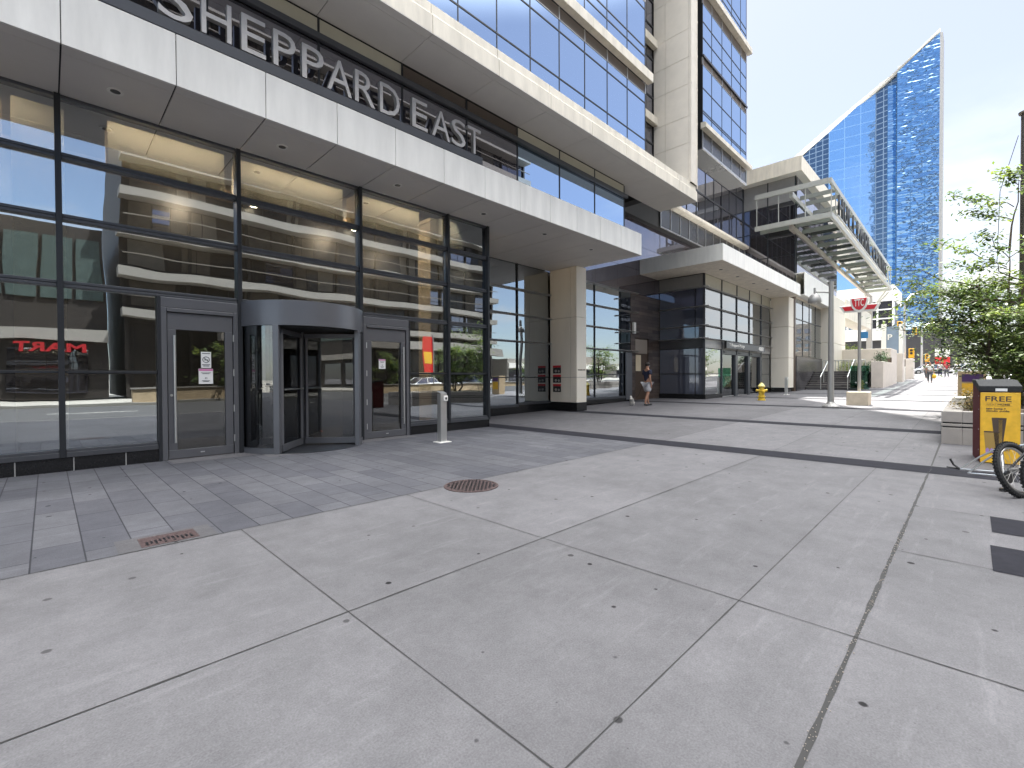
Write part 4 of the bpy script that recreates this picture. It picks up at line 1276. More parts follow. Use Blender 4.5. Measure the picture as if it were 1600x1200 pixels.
# sign band over the doors
q = box('sign_board', 'frame', PV, 25.0, 31.2, PY - .26, PY - .17, 2.82, 3.16)
text('sign_lettering', 'T Sheppard-Yonge', 2.3, .21, .012, (25.35, PY - .261, 2.88), '-Y', 'offwhite', q, .01)
text('sign_lettering', '4881', .95, .25, .012, (30.05, PY - .261, 2.86), '-Y', 'offwhite', q, .02)
box('sign_end', 'black', q, 24.93, 24.99, PY - .27, PY - .16, 2.8, 3.18)
# left face glass (dark)
YV = [9.3, 9.78, 11.68]
for a, c in zip(YV, YV[1:]):
    q = MB()
    for z0, z1 in zip([.46, 1.5], [1.46, 2.73]): q.box(PX0 + .02, PX0 + .035, a + .02, c - .02, z0, z1)
    for z0, z1 in zip(TZ, TZ[1:]): q.box(PX0 + .02, PX0 + .035, a + .02, c - .02, z0 + .03, z1 - .03)
    q.ob('window', 'slateglass', PV)
q = MB(); q.box(PX0 + .01, PX0 + .03, 9.32, 11.68, 5.77, 6.40); q.ob('spandrel', 'galv', PV)
q = MB(); q.box(PX0 + .005, PX0 + .03, 9.32, 11.68, 2.76, 3.19); q.ob('header_panel', 'spandk', PV)
q = MB()
for z in TZ: q.prism([(PX0 - .16, 9.05, z), (PX0 - .09, 9.05, z + .03), (PX0 - .005, 9.05, z + .03), (PX0 - .005, 9.05, z - .03), (PX0 - .09, 9.05, z - .03)], (0, 2.63, 0))
q.ob('sunshade_rail', 'alu', PV)
q = MB(); q.box(PX0 - .005, PX0 + .05, 9.34, 11.68, 1.465, 1.495); q.ob('transom', 'framedk', PV)
box('plinth', 'granite', PV, PX0 - .03, PX0 + .2, 9.27, 11.68, 0, .45)
# pavilion interior
box('hall_floor', 'lobbyfloor', PV, 22.9, 33.2, 9.5, 15, .2, .29)
box('hall_back_wall', 'lobbybeige', PV, 22.9, 33.2, 13.5, 13.7, .29, 6.3)
box('ticket_booth', 'lobbywall', PV, 26, 28.5, 11.2, 12.2, .29, 1.5)
# canopy
q = MB()
FX = [20.76, 22.1, 23.5, 24.9, 26.3, 27.7, 29.1, 30.5, 31.9, 33.6]
for a, c in zip(FX, FX[1:]): q.box(a + .004, c - .004, 7.68, 7.72, 6.40, 7.13)
for a, c in zip([7.725, 8.9, 10.2], [8.9, 10.2, 11.68]): q.box(20.76, 20.80, a + .004, c - .004, 6.40, 7.13)
q.box(33.56, 33.6, 7.725, 11.6, 6.40, 7.13); q.box(20.85, 33.55, 7.73, 11.68, 7.08, 7.14)
CN = q.ob('canopy', 'white', PV, bevel=.005)
q = MB()
q.box(20.81, 22.7, 7.725, 11.68, 6.402, 6.42)
for a, c in zip(FX[1:], FX[2:]): q.box(max(a, 22.705) + .003, min(c, 33.55) - .003, 7.725, 9.29, 6.402, 6.42)
q.ob('soffit', 'cornice', CN)
box('canopy_core', 'joint', PV, 20.82, 33.54, 7.74, 11.66, 6.43, 7.07)
for x in (22.6, 24.8, 27.25, 29.6): MB().lathe(x, 8.45, [(.06, 6.394), (.08, 6.39), (.08, 6.401)], 16).ob('downlight', 'framedk', CN)
# column
q = MB()
for z0, z1 in ((.60, 2.50), (2.52, 4.5), (4.52, 6.395)): q.box(33.3, 34.45, 8.25, 9.28, z0, z1)
c_ = q.ob('column', 'colbeige', PV, bevel=.008)
box('column_base', 'granite', c_, 33.34, 34.4, 8.3, 9.25, 0, .6)
box('side_post', 'bronze', PV, 34.46, 34.78, 8.2, 8.6, .2, 7.0)
box('pavilion_roof_core', 'joint', PV, 22.9, 34.4, 9.35, 11.68, 6.44, 7.0)

# =================================================================== CORNER RETAIL BUILDING
RB = thing('retail_building', 'beige retail building with a glass corner and flat overhanging roof behind the steel canopy', 'building', (38, 8.3, .4))
BXX = 34.8
q = MB()
YL = [8.25, 9.9, 11.46]
for a, c in zip(YL, YL[1:]):
    for z0, z1 in ((7.2, 9.4), (9.4, 11.2), (11.2, 12.9)): q.box(BXX, BXX + .02, a + .02, c - .02, z0 + .03, z1 - .03)
q.ob('window', 'dkglass', RB)
MB().box(BXX - .0, BXX + .02, 8.26, 11.44, 12.92, 14.5).ob('spandrel', 'galv', RB)
q = MB()
for y in YL: q.box(BXX - .03, BXX + .03, y - .03, y + .03, 7.1, 14.5)
for z in (9.4, 11.2, 12.9): q.box(BXX - .02, BXX + .03, 8.29, 11.4, z - .028, z + .028)
q.ob('window_frame', 'framedk', RB)
q = MB()
for a in range(8):
    for z0, z1 in ((8.1, 10), (10, 12), (12, 14.5)): q.box(35 + a * 1.6, 35 + a * 1.6 + 1.56, 8.2, 8.22, z0 + .02, z1 - .02)
q.ob('window', 'dkglass', RB)
box('wall', 'colbeige', RB, BXX + .2, 48, 8.4, 22, .3, 14.4)
q = MB()
q.prism([(34.1, 7.75, 14.50), (49, 7.75, 14.50), (49, 7.75, 15.45), (34.1, 7.75, 15.45)], (0, .04, 0))
for a, c in zip([7.795, 9.6], [9.6, 13]): q.box(34.1, 34.14, a + .005, c - .005, 14.50, 15.45)
ROOF = q.ob('roof', 'cornice', RB)
box('roof_soffit', 'soffit', ROOF, 34.145, 49, 7.795, 13, 14.51, 14.56)
box('roof_deck', 'joint', ROOF, 34.2, 49, 7.8, 22, 14.6, 15.4)
# ground floor
q = MB()
for a, c in zip([34.82, 36.6, 38.4, 40.2], [36.6, 38.4, 40.2, 42.0]):
    for z0, z1 in ((2.68, 3.86), (3.86, 5.13), (5.13, 6.45)): q.box(a + .02, c - .02, 8.23, 8.25, z0 + .02, z1 - .02)
q.ob('window', 'pavglass', RB)
q = MB()
for z in (3.86, 5.13): q.box(34.82, 42, 8.19, 8.228, z - .03, z + .03)
for x in (36.6, 38.4, 40.2): q.box(x - .015, x + .015, 8.2, 8.228, 2.68, 6.45)
q.ob('window_frame', 'framedk', RB)
box('granite_base', 'gstone', RB, 34.8, 42.05, 8.15, 8.39, .2, 2.66)
box('wall_face', 'colbeige', RB, 34.9, 42.1, 8.20, 8.39, 6.47, 8.05)
q = MB()
for z0, z1 in ((1.2, 2.48), (2.5, 3.9), (3.92, 6.5), (6.52, 7.6)): q.box(42.1, 47.8, 7.6, 8.6, z0, z1)
q.ob('column', 'colbeige', RB, bevel=.01)
q = MB()
for a, c in zip([34.4, 37, 39.6], [37, 39.6, 42.3]): q.box(a + .006, c - .006, 7.62, 7.66, 6.55, 8.05)
q.box(34.42, 42.28, 7.665, 8.15, 6.56, 6.62); q.box(34.42, 42.28, 7.665, 8.18, 7.98, 8.04)
q.ob('canopy_fascia', 'white', RB, bevel=.005)
q = MB(); q.box(48, 62, 7.6, 7.66, 6.3, 7.9); q.box(48, 62, 7.665, 9, 6.3, 6.36); q.ob('far_fascia', 'cornice', RB)
q = MB()
for x in (48.2,): q.box(x, x + 3.0, 8.4, 9.4, .8, 6.28)
q.ob('far_column', 'offwhite', RB)

# =================================================================== STEEL AND GLASS CANOPY
TR = thing('trellis_canopy', 'two tier steel and glass trellis canopy projecting from the corner building on a post', 'canopy', (50, 7, 11))
def zl(x, z): return z - (x - 33.5) * .020
XA, XB = 33.5, 63.0
for zz, yl, nm in ((11.1, 6.07, 0), (13.18, 6.11, 1)):
    q = MB()
    q.bar((XA, yl, zl(XA, zz)), (XB, yl, zl(XB, zz)), .16, .30)
    q.bar((XA, yl + .08, zl(XA, zz)), (XA, 10.3, zl(XA, zz) + .05), .16, .30)
    q.bar((XB, yl + .08, zl(XB, zz)), (XB, 8.3, zl(XB, zz)), .16, .30)
    q.ob('edge_beam', 'trell', TR)
    q = MB(); q.bar((XA + .1, 8.22, zl(XA, zz) - .25), (XB + (3.2 if nm == 0 else 0), 8.22, zl(XB, zz) - .12), .2, .34)
    q.ob('main_beam', 'taupe' if nm == 0 else 'trell', TR)
    xs = [34.25, 35.95, 38.3, 40.2, 43.4, 45.1, 48.3, 51.2, 55.2, 58.2, 60.6] if nm == 0 else [XA + d for d in (1.9, 3.2, 5.4, 8, 11, 14.2, 17.5, 21, 24, 27)]
    for x in xs:
        q = MB(); yb = 8.1 if x > 48 else 10.2
        q.bar((x, yl + .09, zl(x, zz) - .02), (x, 8.11, zl(x, zz) - .02), .09, .26)
        if yb > 9: q.bar((x, 8.33, zl(x, zz) - .02), (x, yb, zl(x, zz) - .02), .09, .26)
        q.ob('slat', 'slat', TR)
q = MB(); q.prism([(XA + .1, 6.2, zl(XA, 11.3)), (XB - .1, 6.2, zl(XB, 11.3)), (XB - .1, 8.1, zl(XB, 11.3)), (XA + .1, 8.1, zl(XA, 11.3))], (0, 0, .015))
q.prism([(XA + .1, 8.1, zl(XA, 11.3)), (48, 8.1, zl(48, 11.3)), (48, 10.2, zl(48, 11.3)), (XA + .1, 10.2, zl(XA, 11.3))], (0, 0, .015))
q.ob('glass_panel', 'trellglass', TR)
for x, y in ((XA, 10.2), (XA, 8.9), (XA, 7.4), (XA + .3, 6.1), (XA + 1.6, 6.1), (XA + 14, 6.1), (XA + 22, 6.1), (XB - .1, 6.1)): MB().tube((x, y, zl(x, 11.2)), (x, y, zl(x, 13.1)), .03, n=8).ob('hanger', 'trell', TR)
MB().tube((XB - 8, 6.1, zl(XB, 11.3)), (XB - 3, 6.1, zl(XB, 13.0)), .06, n=8).ob('brace', 'trell', TR); MB().tube((XB - 1, 6.1, zl(XB, 11.2)), (XB - 3, 6.1, zl(XB, 13.0)), .06, n=8).ob('brace', 'trell', TR)
q = MB(); q.box(65.6, 66.1, 7.97, 8.47, .7, 10.4); q.ob('post', 'galv', TR)
q = MB()
for dx, dy in ((-4, -1.9), (-2.2, -1.9), (-3.6, 0)): q.tube((65.8, 8.2, 8.6), (65.8 + dx, 8.2 + dy, 10.35), .09, n=8)
q.ob('strut', 'trell', TR)
HS = thing('canopy_sign', 'row of thin silver letters reading HULLMARK CENTRE along the front edge of the steel canopy', 'sign', (45, 6.0, 11.6))
x = 35.2
for ch in 'HULLMARK CENTRE':
    if ch == ' ': x += .9; continue
    text('letter', ch, 1.15 if ch != 'M' else 1.35, 1.3, .12, (x, 6.02, zl(x, 11.45)), '-Y', 'framedk', HS, bold=-.015)
    x += 1.62 if ch != 'M' else 1.8
q = MB(); q.bar((35, 6.0, zl(35, 11.40)), (x, 6.0, zl(x, 11.40)), .14, .08); q.ob('sign_rail', 'alu', HS)

# =================================================================== STEPS, RAILS, PLANTER WALLS
q = MB(); z = .44
for k in range(8):
    q.box(37.1 + k * .34, 40.2 if k < 7 else 54, 5.12, 8.12, .2 if k == 0 else z - .01, z + .145)
    z += .155
tag(q.ob('steps', 'gstone', bevel=.012), kind='structure')
q = MB(); z = .44
for k in range(8): q.box(37.07 + k * .34, 37.07 + (k + 1) * .34, 5.10, 8.13, z + .1455, z + .1555); z += .155
tag(q.ob('skylit_treads', 'planter'), kind='structure')  # paler top slabs put the sky light on the treads into their colour
def rail(y):
    t = thing('handrail', '', 'handrail', (37.2, y, .5), 'handrails on the granite steps')
    q = MB(); q.path([(36.95, y, 1.25), (37.15, y, 1.38), (37.9, y, 1.75), (39.4, y, 2.45)], .03, 8); q.ob('rail', 'steel', t, smooth=50)
    for xx, z0, z1 in ((37.05, .45, 1.33), (37.95, .8, 1.77)): MB().tube((xx, y, z0), (xx, y, z1), .025, n=8).ob('post', 'steel', t, smooth=50)
    return t
rail(7.25)['label'] = 'steel handrail on the granite steps beside the beige column'
rail(5.75)['label'] = 'steel handrail on the granite steps beside the glass barrier'
GB = thing('glass_barrier', 'dark green glass barrier with steel fixings at the side of the granite steps', 'barrier', (41, 5.5, .5))
MB().box(36.98, 37.0, 4.62, 5.60, .46, 2.0).ob('pane', 'glassbarrier', GB)
q = MB()
for y in (4.75, 5.3): q.tube((36.96, y, .9), (37.03, y, .9), .05, n=10)
q.ob('fixing', 'steel', GB)
def pwall(label, x0, x1, y0, y1, z0, z1, cap=0.12):
    t = thing('planter_wall', label, 'wall', ((x0 + x1) / 2, (y0 + y1) / 2, z0))
    box('body', 'precast', t, x0, x1, y0, y1, z0 - .3, z1, bevel=.03)
    return t
pwall('stepped precast planter wall holding the dark hedge beside the steps', 41.2, 47, 4.35, 5.05, .55, 2.35)
pwall('tall rounded precast wall behind the clipped hedge and the steps', 46.5, 50.5, 4.45, 9.2, .6, 3.5)
pwall('precast wall with a brown gate opening below it beside the parking sign', 53.5, 55, 4.3, 6.0, .8, 3.35)
pwall('lower precast wall farthest along the sidewalk beyond the brown gate', 62.5, 64, 4.2, 7.5, 1.0, 3.1)
t = thing('gate', 'brown metal gate with pale uprights between two precast walls', 'gate', (57, 4.7, .9))
box('panel', 'bronze', t, 57, 57.1, 4.4, 6.2, .8, 2.9)
q = MB()
for k in range(5): q.box(56.2, 56.26, 4.35 + k * .32, 4.43 + k * .32, .85, 2.1)
q.box(56.2, 56.26, 4.33, 5.75, 2.1, 2.2)
q.ob('uprights', 'offwhite', t)
t = thing('utility_door', 'dark brown recessed door at the end of the tall precast wall', 'door', (46.4, 4.55, .6))
box('leaf', 'bronze', t, 46.36, 46.46, 4.4, 4.9, .55, 2.75)

# =================================================================== FAR BUILDINGS
def cv(d, px, py=588):   # camera-depth helper for the far tower outline (plan position only)
    lat = (px - 800) / 722.1 * d
    return (d * cos(_a) + lat * sin(_a), d * sin(_a) - lat * cos(_a))
BT = thing('blue_glass_tower', 'tall blue mirror glass tower with a sloping wedge shaped roofline beyond the street corner', 'building', (195, 22, 0))
def wallq(name, mat, A, B, za, zb, z0, du=0.0):
    q = MB(); ln = math.hypot(B[0] - A[0], B[1] - A[1])
    q.face(((A[0], A[1], z0), (B[0], B[1], z0), (B[0], B[1], zb), (A[0], A[1], za)), ((du, z0), (du + ln, z0), (du + ln, zb), (du, za)))
    return q.ob(name, mat, BT, fix=False)
Rr = (185.19, 6.97); Rl = (183.92, 16.48)
wallq('mirror_wing', 'towerglass', Rl, Rr, 93.9, 101.8, 12)
N1 = (190.0, 16.9)
wallq('wing_return', 'towerglass', N1, Rl, 93.9, 93.9, 12)
N0 = (185.8, 18.94); N2 = (186.4, 22.0)
wallq('notch_window', 'towergrid', N2, N0, 91.6, 91.6, 12)
wallq('notch_return', 'towerglass', N0, (186.6, 16.2), 91.6, 91.6, 12)
B0 = (184.09, 33.98); B1 = (186.31, 21.97)
wallq('pale_wing', 'towerpale', B0, B1, 82.2, 92.2, 12)
G0 = (185.0, 46.5)
wallq('window_grid', 'towergrid', (186.6, 46.0), (185.2, 33.6), 75.3, 83.2, 12)
# body behind, with sloping roof
q = MB()
P = [(186.0, 7.0), (187.5, 46), (206, 48), (204, 8)]
H = [101.5, 75.2, 75.2, 101.5]
A = [q.bm.verts.new((x, y, 8)) for x, y in P]; Bv = [q.bm.verts.new((x, y, h)) for (x, y), h in zip(P, H)]
for i in range(4): q.bm.faces.new((A[i], A[(i + 1) % 4], Bv[(i + 1) % 4], Bv[i]))
q.bm.faces.new(Bv)
for f in q.bm.faces:
    for l in f.loops: l[q.uv].uv = (l.vert.co.y, l.vert.co.z)
q.ob('body', 'towergrid', BT)
q = MB(); q.prism([(184.0, 6.9, 101.9), (185.5, 16.4, 94.6), (186.0, 34, 83.4), (186.2, 47.5, 74.8), (186.2, 47.5, 76.6), (186.0, 34, 85.4), (185.5, 16.4, 95.6), (184.0, 6.9, 102.3)], (6, 0, 0))
q.ob('roof_edge', 'offwhite', BT)
q = MB()
for k in range(26):
    y = 46 - k * 1.5
    zz = 76.4 + (46 - y) * .665
    q.box(188.5, 189.3, y, y + .7, zz - .6, zz + .7 + .5 * (k % 3))
q.ob('roof_equipment', 'galv', BT)
q = MB(); q.prism([(185.25, 6.95, 12), (187.4, 6.75, 12), (187.4, 6.75, 100), (185.25, 6.95, 101.7)], (.2, -.6, 0)); q.ob('edge_fin', 'galv', BT)
PD = thing('podium_building', 'dark charcoal podium block with a pale glass strip on top below the blue tower', 'building', (175, 14, 2))
box('wall', 'spandk', PD, 172, 200, 1.5, 60, 0, 13.2)
box('glass_strip', 'upglass', PD, 173, 200, 2.2, 60, 13.21, 16.5)
OB = thing('office_building', 'white framed low office building with a window grid left of the blue tower base', 'building', (120, 22, 1))
q = MB(); q.box(125, 140, 11.5, 45, 9.0, 11.5); q.box(125, 140, 11.5, 45, 17.2, 20.5)
for k in range(9): q.box(124.8, 125.2, 11.5 + k * 2.6, 11.8 + k * 2.6, 11.5, 17.2)
for z in (13.4, 15.3): q.box(124.85, 125.2, 11.5, 45, z, z + .25)
q.ob('wall', 'offwhite', OB)
box('windows', 'dkglass', OB, 125.3, 139.5, 11.6, 44.9, 11.4, 17.3)
box('base', 'spandk', OB, 126, 139, 11.7, 44.9, 0, 9.0)
box('upper_glazing', 'upglass', OB, 127, 139, 14.5, 44, 20.6, 27)
# distant mid-rise on the far right behind the tree
for lab, x0, x1, y0, y1, h, mt in (('pale distant mid-rise block behind the street tree', 230, 260, -44, -22, 24, 'opbeige'), ('low brick-brown distant block beside the pale mid-rise', 210, 228, -40, -18, 13, 'taupe')):
    t = thing('distant_building', lab, 'building', ((x0 + x1) / 2, (y0 + y1) / 2, 2))
    q = MB(); q.box(x0, x1, y0, y1, 0, h); q.ob('wall', mt, t)
    q = MB()
    for k in range(int(h / 3.2) - 1):
        for j in range(int((y1 - y0) / 3)): q.box(x0 - .1, x0 + .1, y0 + .6 + j * 3, y0 + 2.4 + j * 3, 4 + k * 3.2, 5.8 + k * 3.2)
    q.ob('window', 'dkglass', t)

# =================================================================== OPPOSITE SIDE OF THE STREET (seen mirrored in the glass)
def slabblock(label, x0, x1, y, h, floor, base_h, balc=True):
    t = thing('apartment_building', label, 'building', ((x0 + x1) / 2, y - 8, 0))
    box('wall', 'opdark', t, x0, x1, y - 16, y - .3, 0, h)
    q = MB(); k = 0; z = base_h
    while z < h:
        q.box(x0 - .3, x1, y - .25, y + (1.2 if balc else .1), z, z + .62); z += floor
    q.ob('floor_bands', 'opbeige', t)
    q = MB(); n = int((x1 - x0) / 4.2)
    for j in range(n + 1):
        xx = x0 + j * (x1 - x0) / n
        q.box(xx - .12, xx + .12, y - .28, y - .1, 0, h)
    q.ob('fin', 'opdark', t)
    q = MB(); q.box(x0 + .4, x1 - .4, y - .299, y - .26, .3, base_h - .4)
    z = base_h + .7; ro = random.Random(9)
    while z < h - 2:
        xx = x0 + .4
        while xx < x1 - .5:
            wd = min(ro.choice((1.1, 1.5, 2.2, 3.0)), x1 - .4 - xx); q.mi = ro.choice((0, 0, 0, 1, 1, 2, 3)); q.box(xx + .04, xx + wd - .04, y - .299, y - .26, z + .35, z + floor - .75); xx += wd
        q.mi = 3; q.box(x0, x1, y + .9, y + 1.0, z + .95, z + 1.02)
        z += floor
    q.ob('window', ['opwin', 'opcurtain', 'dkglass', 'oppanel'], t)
    box('shop_canopy', 'opbeige', t, x0 + 6, x1, y + .95, y + 2.2, 4.6, 5.5)
    return t
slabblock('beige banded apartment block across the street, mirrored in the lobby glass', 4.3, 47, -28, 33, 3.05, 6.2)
t = thing('shop_building', 'low dark shop building with greenish windows across the street', 'building', (-25, -34, 0))
box('wall', 'opdark', t, -60, 3.2, -44, -28.2, 0, 12.6)
q = MB()
for k in range(36): q.box(-58 + k * 1.7, -56.5 + k * 1.7, -28.25, -28.1, 7.2, 11.6)
q.ob('window', 'tealpanel', t)
q = MB()
for k in range(12): q.box(-58 + k * 5.1, -54 + k * 5.1, -28.25, -28.1, .5, 3.6)
q.ob('shop_window', 'dkglass', t)
box('fascia', 'opbeige', t, -60, 3.2, -28.15, -27.6, 4.2, 5.0)
q = thing('shop_sign', 'red letter shop sign on the low dark building across the street', 'sign', (-3, -27.5, 3.6))
text('letter', 'MART', 3.6, .62, .1, (2.0, -27.5, 3.35), '+Y', 'signred', q, .03)
for k, (x0, x1, h) in enumerate(((52, 64, 4.6), (67, 80, 5.4), (84, 100, 4.2), (103, 120, 6))):
    t = thing('shop_house', 'small low shop house across the street, number %s along the row in sunlight' % ('one', 'two', 'three', 'four')[k], 'building', ((x0 + x1) / 2, -32, 0))
    t['label'] = ('low beige shop house next to the banded apartment block', 'brown shop house with a pale band across the street', 'beige flat shop house farther along the opposite row', 'taller brown shop house at the end of the opposite row')[k]
    box('wall', ('opbeige', 'taupe')[k % 2], t, x0, x1, -40, -30, 0, h)
    box('fascia', 'offwhite', t, x0 + .2, x1 - .2, -29.98, -29.7, 3.0, 3.8)
    box('shop_window', 'dkglass', t, x0 + .5, x1 - .5, -29.99, -29.9, .4, 2.8)
q = thing('banner', 'tall red and yellow shop banner at the kerb across the street', 'banner', (27, -19.4, 0))
MB().tube((27, -19.4, 0), (27, -19.4, 5.6), .07).ob('pole', 'galv', q)
box('cloth', 'red', q, 25.9, 26.9, -19.43, -19.37, 2.0, 5.4); box('cloth_panel', 'yellow', q, 26.0, 26.8, -19.365, -19.36, 2.9, 3.9)

# =================================================================== STREET FURNITURE
# lamp post
g0 = gz(20.15)
T = thing('street_lamp', 'grey steel pedestrian lamp post with a dome shade beside the sunlit pavement', 'street lamp', (20.15, 3.63, g0))
q = MB(); q.lathe(20.15, 3.63, [(.27, g0), (.27, g0 + .04), (.22, g0 + .09), (.14, g0 + .14), (.11, g0 + .2)], 24); q.ob('base', 'galv', T, smooth=40)
MB().path([(20.15, 3.63, g0 + .15), (20.15, 3.63, 2.4), (20.15, 3.63, 4.75)], [.105, .09, .075], 16).ob('post', 'galv', T, smooth=40)
q = MB(); q.path([(20.15, 3.63, 4.35), (19.96, 3.81, 4.37), (19.75, 4.0, 4.37)], .03, 8); q.tube((19.70, 4.05, 4.3), (19.70, 4.05, 4.52), .035, n=8); q.ob('arm', 'galv', T, smooth=40)
q = MB(); q.lathe(19.70, 4.05, [(.20, 3.98), (.215, 4.0), (.20, 4.12), (.15, 4.24), (.07, 4.31), (.01, 4.32)], 24); q.ob('lamp_shade', 'galv', T, smooth=50)
MB().ball((19.70, 4.05, 4.0), .09, .09, .06).ob('globe', 'offwhite', T, smooth=60)

# subway pylon sign
g0 = gz(22.0)
T = thing('subway_sign', 'red and white winged subway sign on a slim post in a square stone block', 'sign', (22.0, 3.05, g0))
q = MB(); q.box(21.62, 22.35, 2.72, 3.40, g0 - .02, g0 + .50); q.ob('base', 'sandstone', T, bevel=.02)
MB().tube((22, 3.05, g0 + .5), (22, 3.05, 3.76), .055, n=14).ob('post', 'galv', T, smooth=40)
box('street_plate', 'signblue', T, 21.96, 21.985, 2.78, 3.0, 2.75, 3.0)
wing = lambda x, s_, dz: [(x, 3.05 + .62 * s_, 3.985 + .02 * s_), (x, 3.05 + .50 * s_, 3.80), (x, 3.05 - .50 * s_, 3.80), (x, 3.05 - .62 * s_, 3.985), (x, 3.05 - .30, 4.02), (x, 3.05 + .30, 4.02)]
q = MB(); q.prism([(21.93, 3.05 + y, z) for y, z in ((.64, 4.04), (.50, 3.78), (-.50, 3.78), (-.64, 4.04))], (.14, 0, 0)); q.ob('wing', 'offwhite', T, bevel=.012)
q = MB(); q.prism([(21.915, 3.05 + y, z) for y, z in ((.54, 4.0), (.45, 3.84), (-.45, 3.84), (-.54, 4.0))], (.014, 0, 0)); q.ob('wing_panel', 'red', T)
sh = [(-.30, 4.30), (-.285, 4.14), (-.22, 3.93), (-.12, 3.79), (0, 3.735), (.12, 3.79), (.22, 3.93), (.285, 4.14), (.30, 4.30)]
q = MB(); q.prism([(21.89, 3.05 + y, z) for y, z in sh], (.22, 0, 0)); SH = q.ob('shield', 'offwhite', T, bevel=.012)
q = MB(); q.prism([(21.875, 3.05 + y * .78, 4.07 + (z - 4.07) * .78 + .03) for y, z in sh], (.014, 0, 0)); q.ob('shield_panel', 'red', SH)
text('emblem', 'TTC', .30, .27, .01, (21.874, 3.20, 3.98), '-X', 'offwhite', SH, .012)

# fire hydrant
hx, hy = 23.2, 6.85; g0 = gz(hx)
T = thing('fire_hydrant', 'weathered yellow fire hydrant in front of the station pavilion', 'fire hydrant', (hx, hy, g0))
q = MB(); q.lathe(hx, hy, [(.17, g0 - .02), (.17, g0 + .05), (.135, g0 + .06), (.125, g0 + .12), (.125, g0 + .14), (.165, g0 + .15), (.165, g0 + .19), (.12, g0 + .20), (.112, g0 + .55), (.125, g0 + .60), (.125, g0 + .63)], 20); q.ob('body', 'hydrant', T, smooth=40)
q = MB(); q.lathe(hx, hy, [(.155, g0 + .632), (.155, g0 + .66), (.12, g0 + .70), (.075, g0 + .77), (.03, g0 + .79), (.03, g0 + .84), (.002, g0 + .845)], 20); q.ob('bonnet', 'hydcap', T, smooth=40)
for d in ((.7, -.7), (-.7, .7)):
    q = MB(); q.tube((hx + d[0] * .1, hy + d[1] * .1, g0 + .46), (hx + d[0] * .21, hy + d[1] * .21, g0 + .46), .048, n=12); q.tube((hx + d[0] * .21, hy + d[1] * .21, g0 + .46), (hx + d[0] * .25, hy + d[1] * .25, g0 + .46), .06, n=6); q.ob('side_outlet', 'hydrant', T, smooth=40)
q = MB(); q.tube((hx - .07, hy - .07, g0 + .40), (hx - .15, hy - .15, g0 + .40), .065, n=14); q.tube((hx - .15, hy - .15, g0 + .40), (hx - .19, hy - .19, g0 + .40), .03, n=5); q.ob('front_outlet', 'hydrant', T, smooth=40)

# card reader bollards
def bollard(x, y, label):
    g = gz(x)
    t = thing('card_reader_post', label, 'bollard', (x, y, g), 'brushed steel card reader posts by the entrances')
    q = MB(); q.prism([(x - .075, y - .065, g), (x + .075, y - .065, g), (x + .075, y + .065, g), (x - .075, y + .065, g)], (0, 0, .99))
    q.prism([(x - .075, y - .065, g + .991), (x + .075, y - .065, g + .991), (x + .075, y + .065, g + 1.03), (x - .075, y + .065, g + 1.03)], (0, 0, .012)); q.ob('post', 'steel', t, bevel=.006)
    box('base_plate', 'offwhite', t, x - .16, x + .13, y - .15, y + .1, g - .01, g + .012)
    r = box('reader', 'offwhite', t, x - .01, x + .085, y - .092, y - .066, g + .84, g + .95, bevel=.006)
    box('reader_button', 'black', r, x + .018, x + .055, y - .098, y - .0925, g + .87, g + .915)
    return t
bollard(5.70, 7.69, 'brushed steel card reader post nearest the revolving door')
bollard(29.6, 7.45, 'distant pale card reader post by the pavilion column')

# manhole and drain
T = thing('manhole_cover', 'round rusty iron manhole cover at the edge of the dark pavers', 'manhole cover', (3.60, 4.28, 0))
q = MB(); q.lathe(3.60, 4.28, [(.33, -.01), (.33, .008), (.30, .010), (.30, .006), (.001, .006)], 40); q.ob('plate', 'rust', T, smooth=30)
q = MB()
for i in range(-9, 10):
    for j in range(-9, 10):
        x, y = i * .032, j * .032
        if (i + j) % 2 == 0 and math.hypot(x, y) < .285: q.box(3.6 + x - .013, 3.6 + x + .013, 4.28 + y - .013, 4.28 + y + .013, .0065, .0085)
q.ob('tread', 'black', T)
T = thing('drain_grate', 'small rusty rectangular drain grate set in the paver edge', 'drain grate', (.69, 4.66, 0))
q = MB(); q.box(.50, .88, 4.53, 4.80, -.01, .006); q.ob('frame', 'rust', T)
q = MB()
for k in range(11):
    x = .535 + k * .029; o_ = .045 * abs(k - 5) / 5
    q.box(x, x + .015, 4.63 - o_, 4.70 - o_, .0062, .008)
    if k % 2 == 0: q.box(x, x + .015, 4.56, 4.60, .0062, .008)
q.ob('slots', 'black', T)
sheet('concrete_collar', [(.36, 1.0, 4.485, 4.86, .85)], 'conc2', .004)

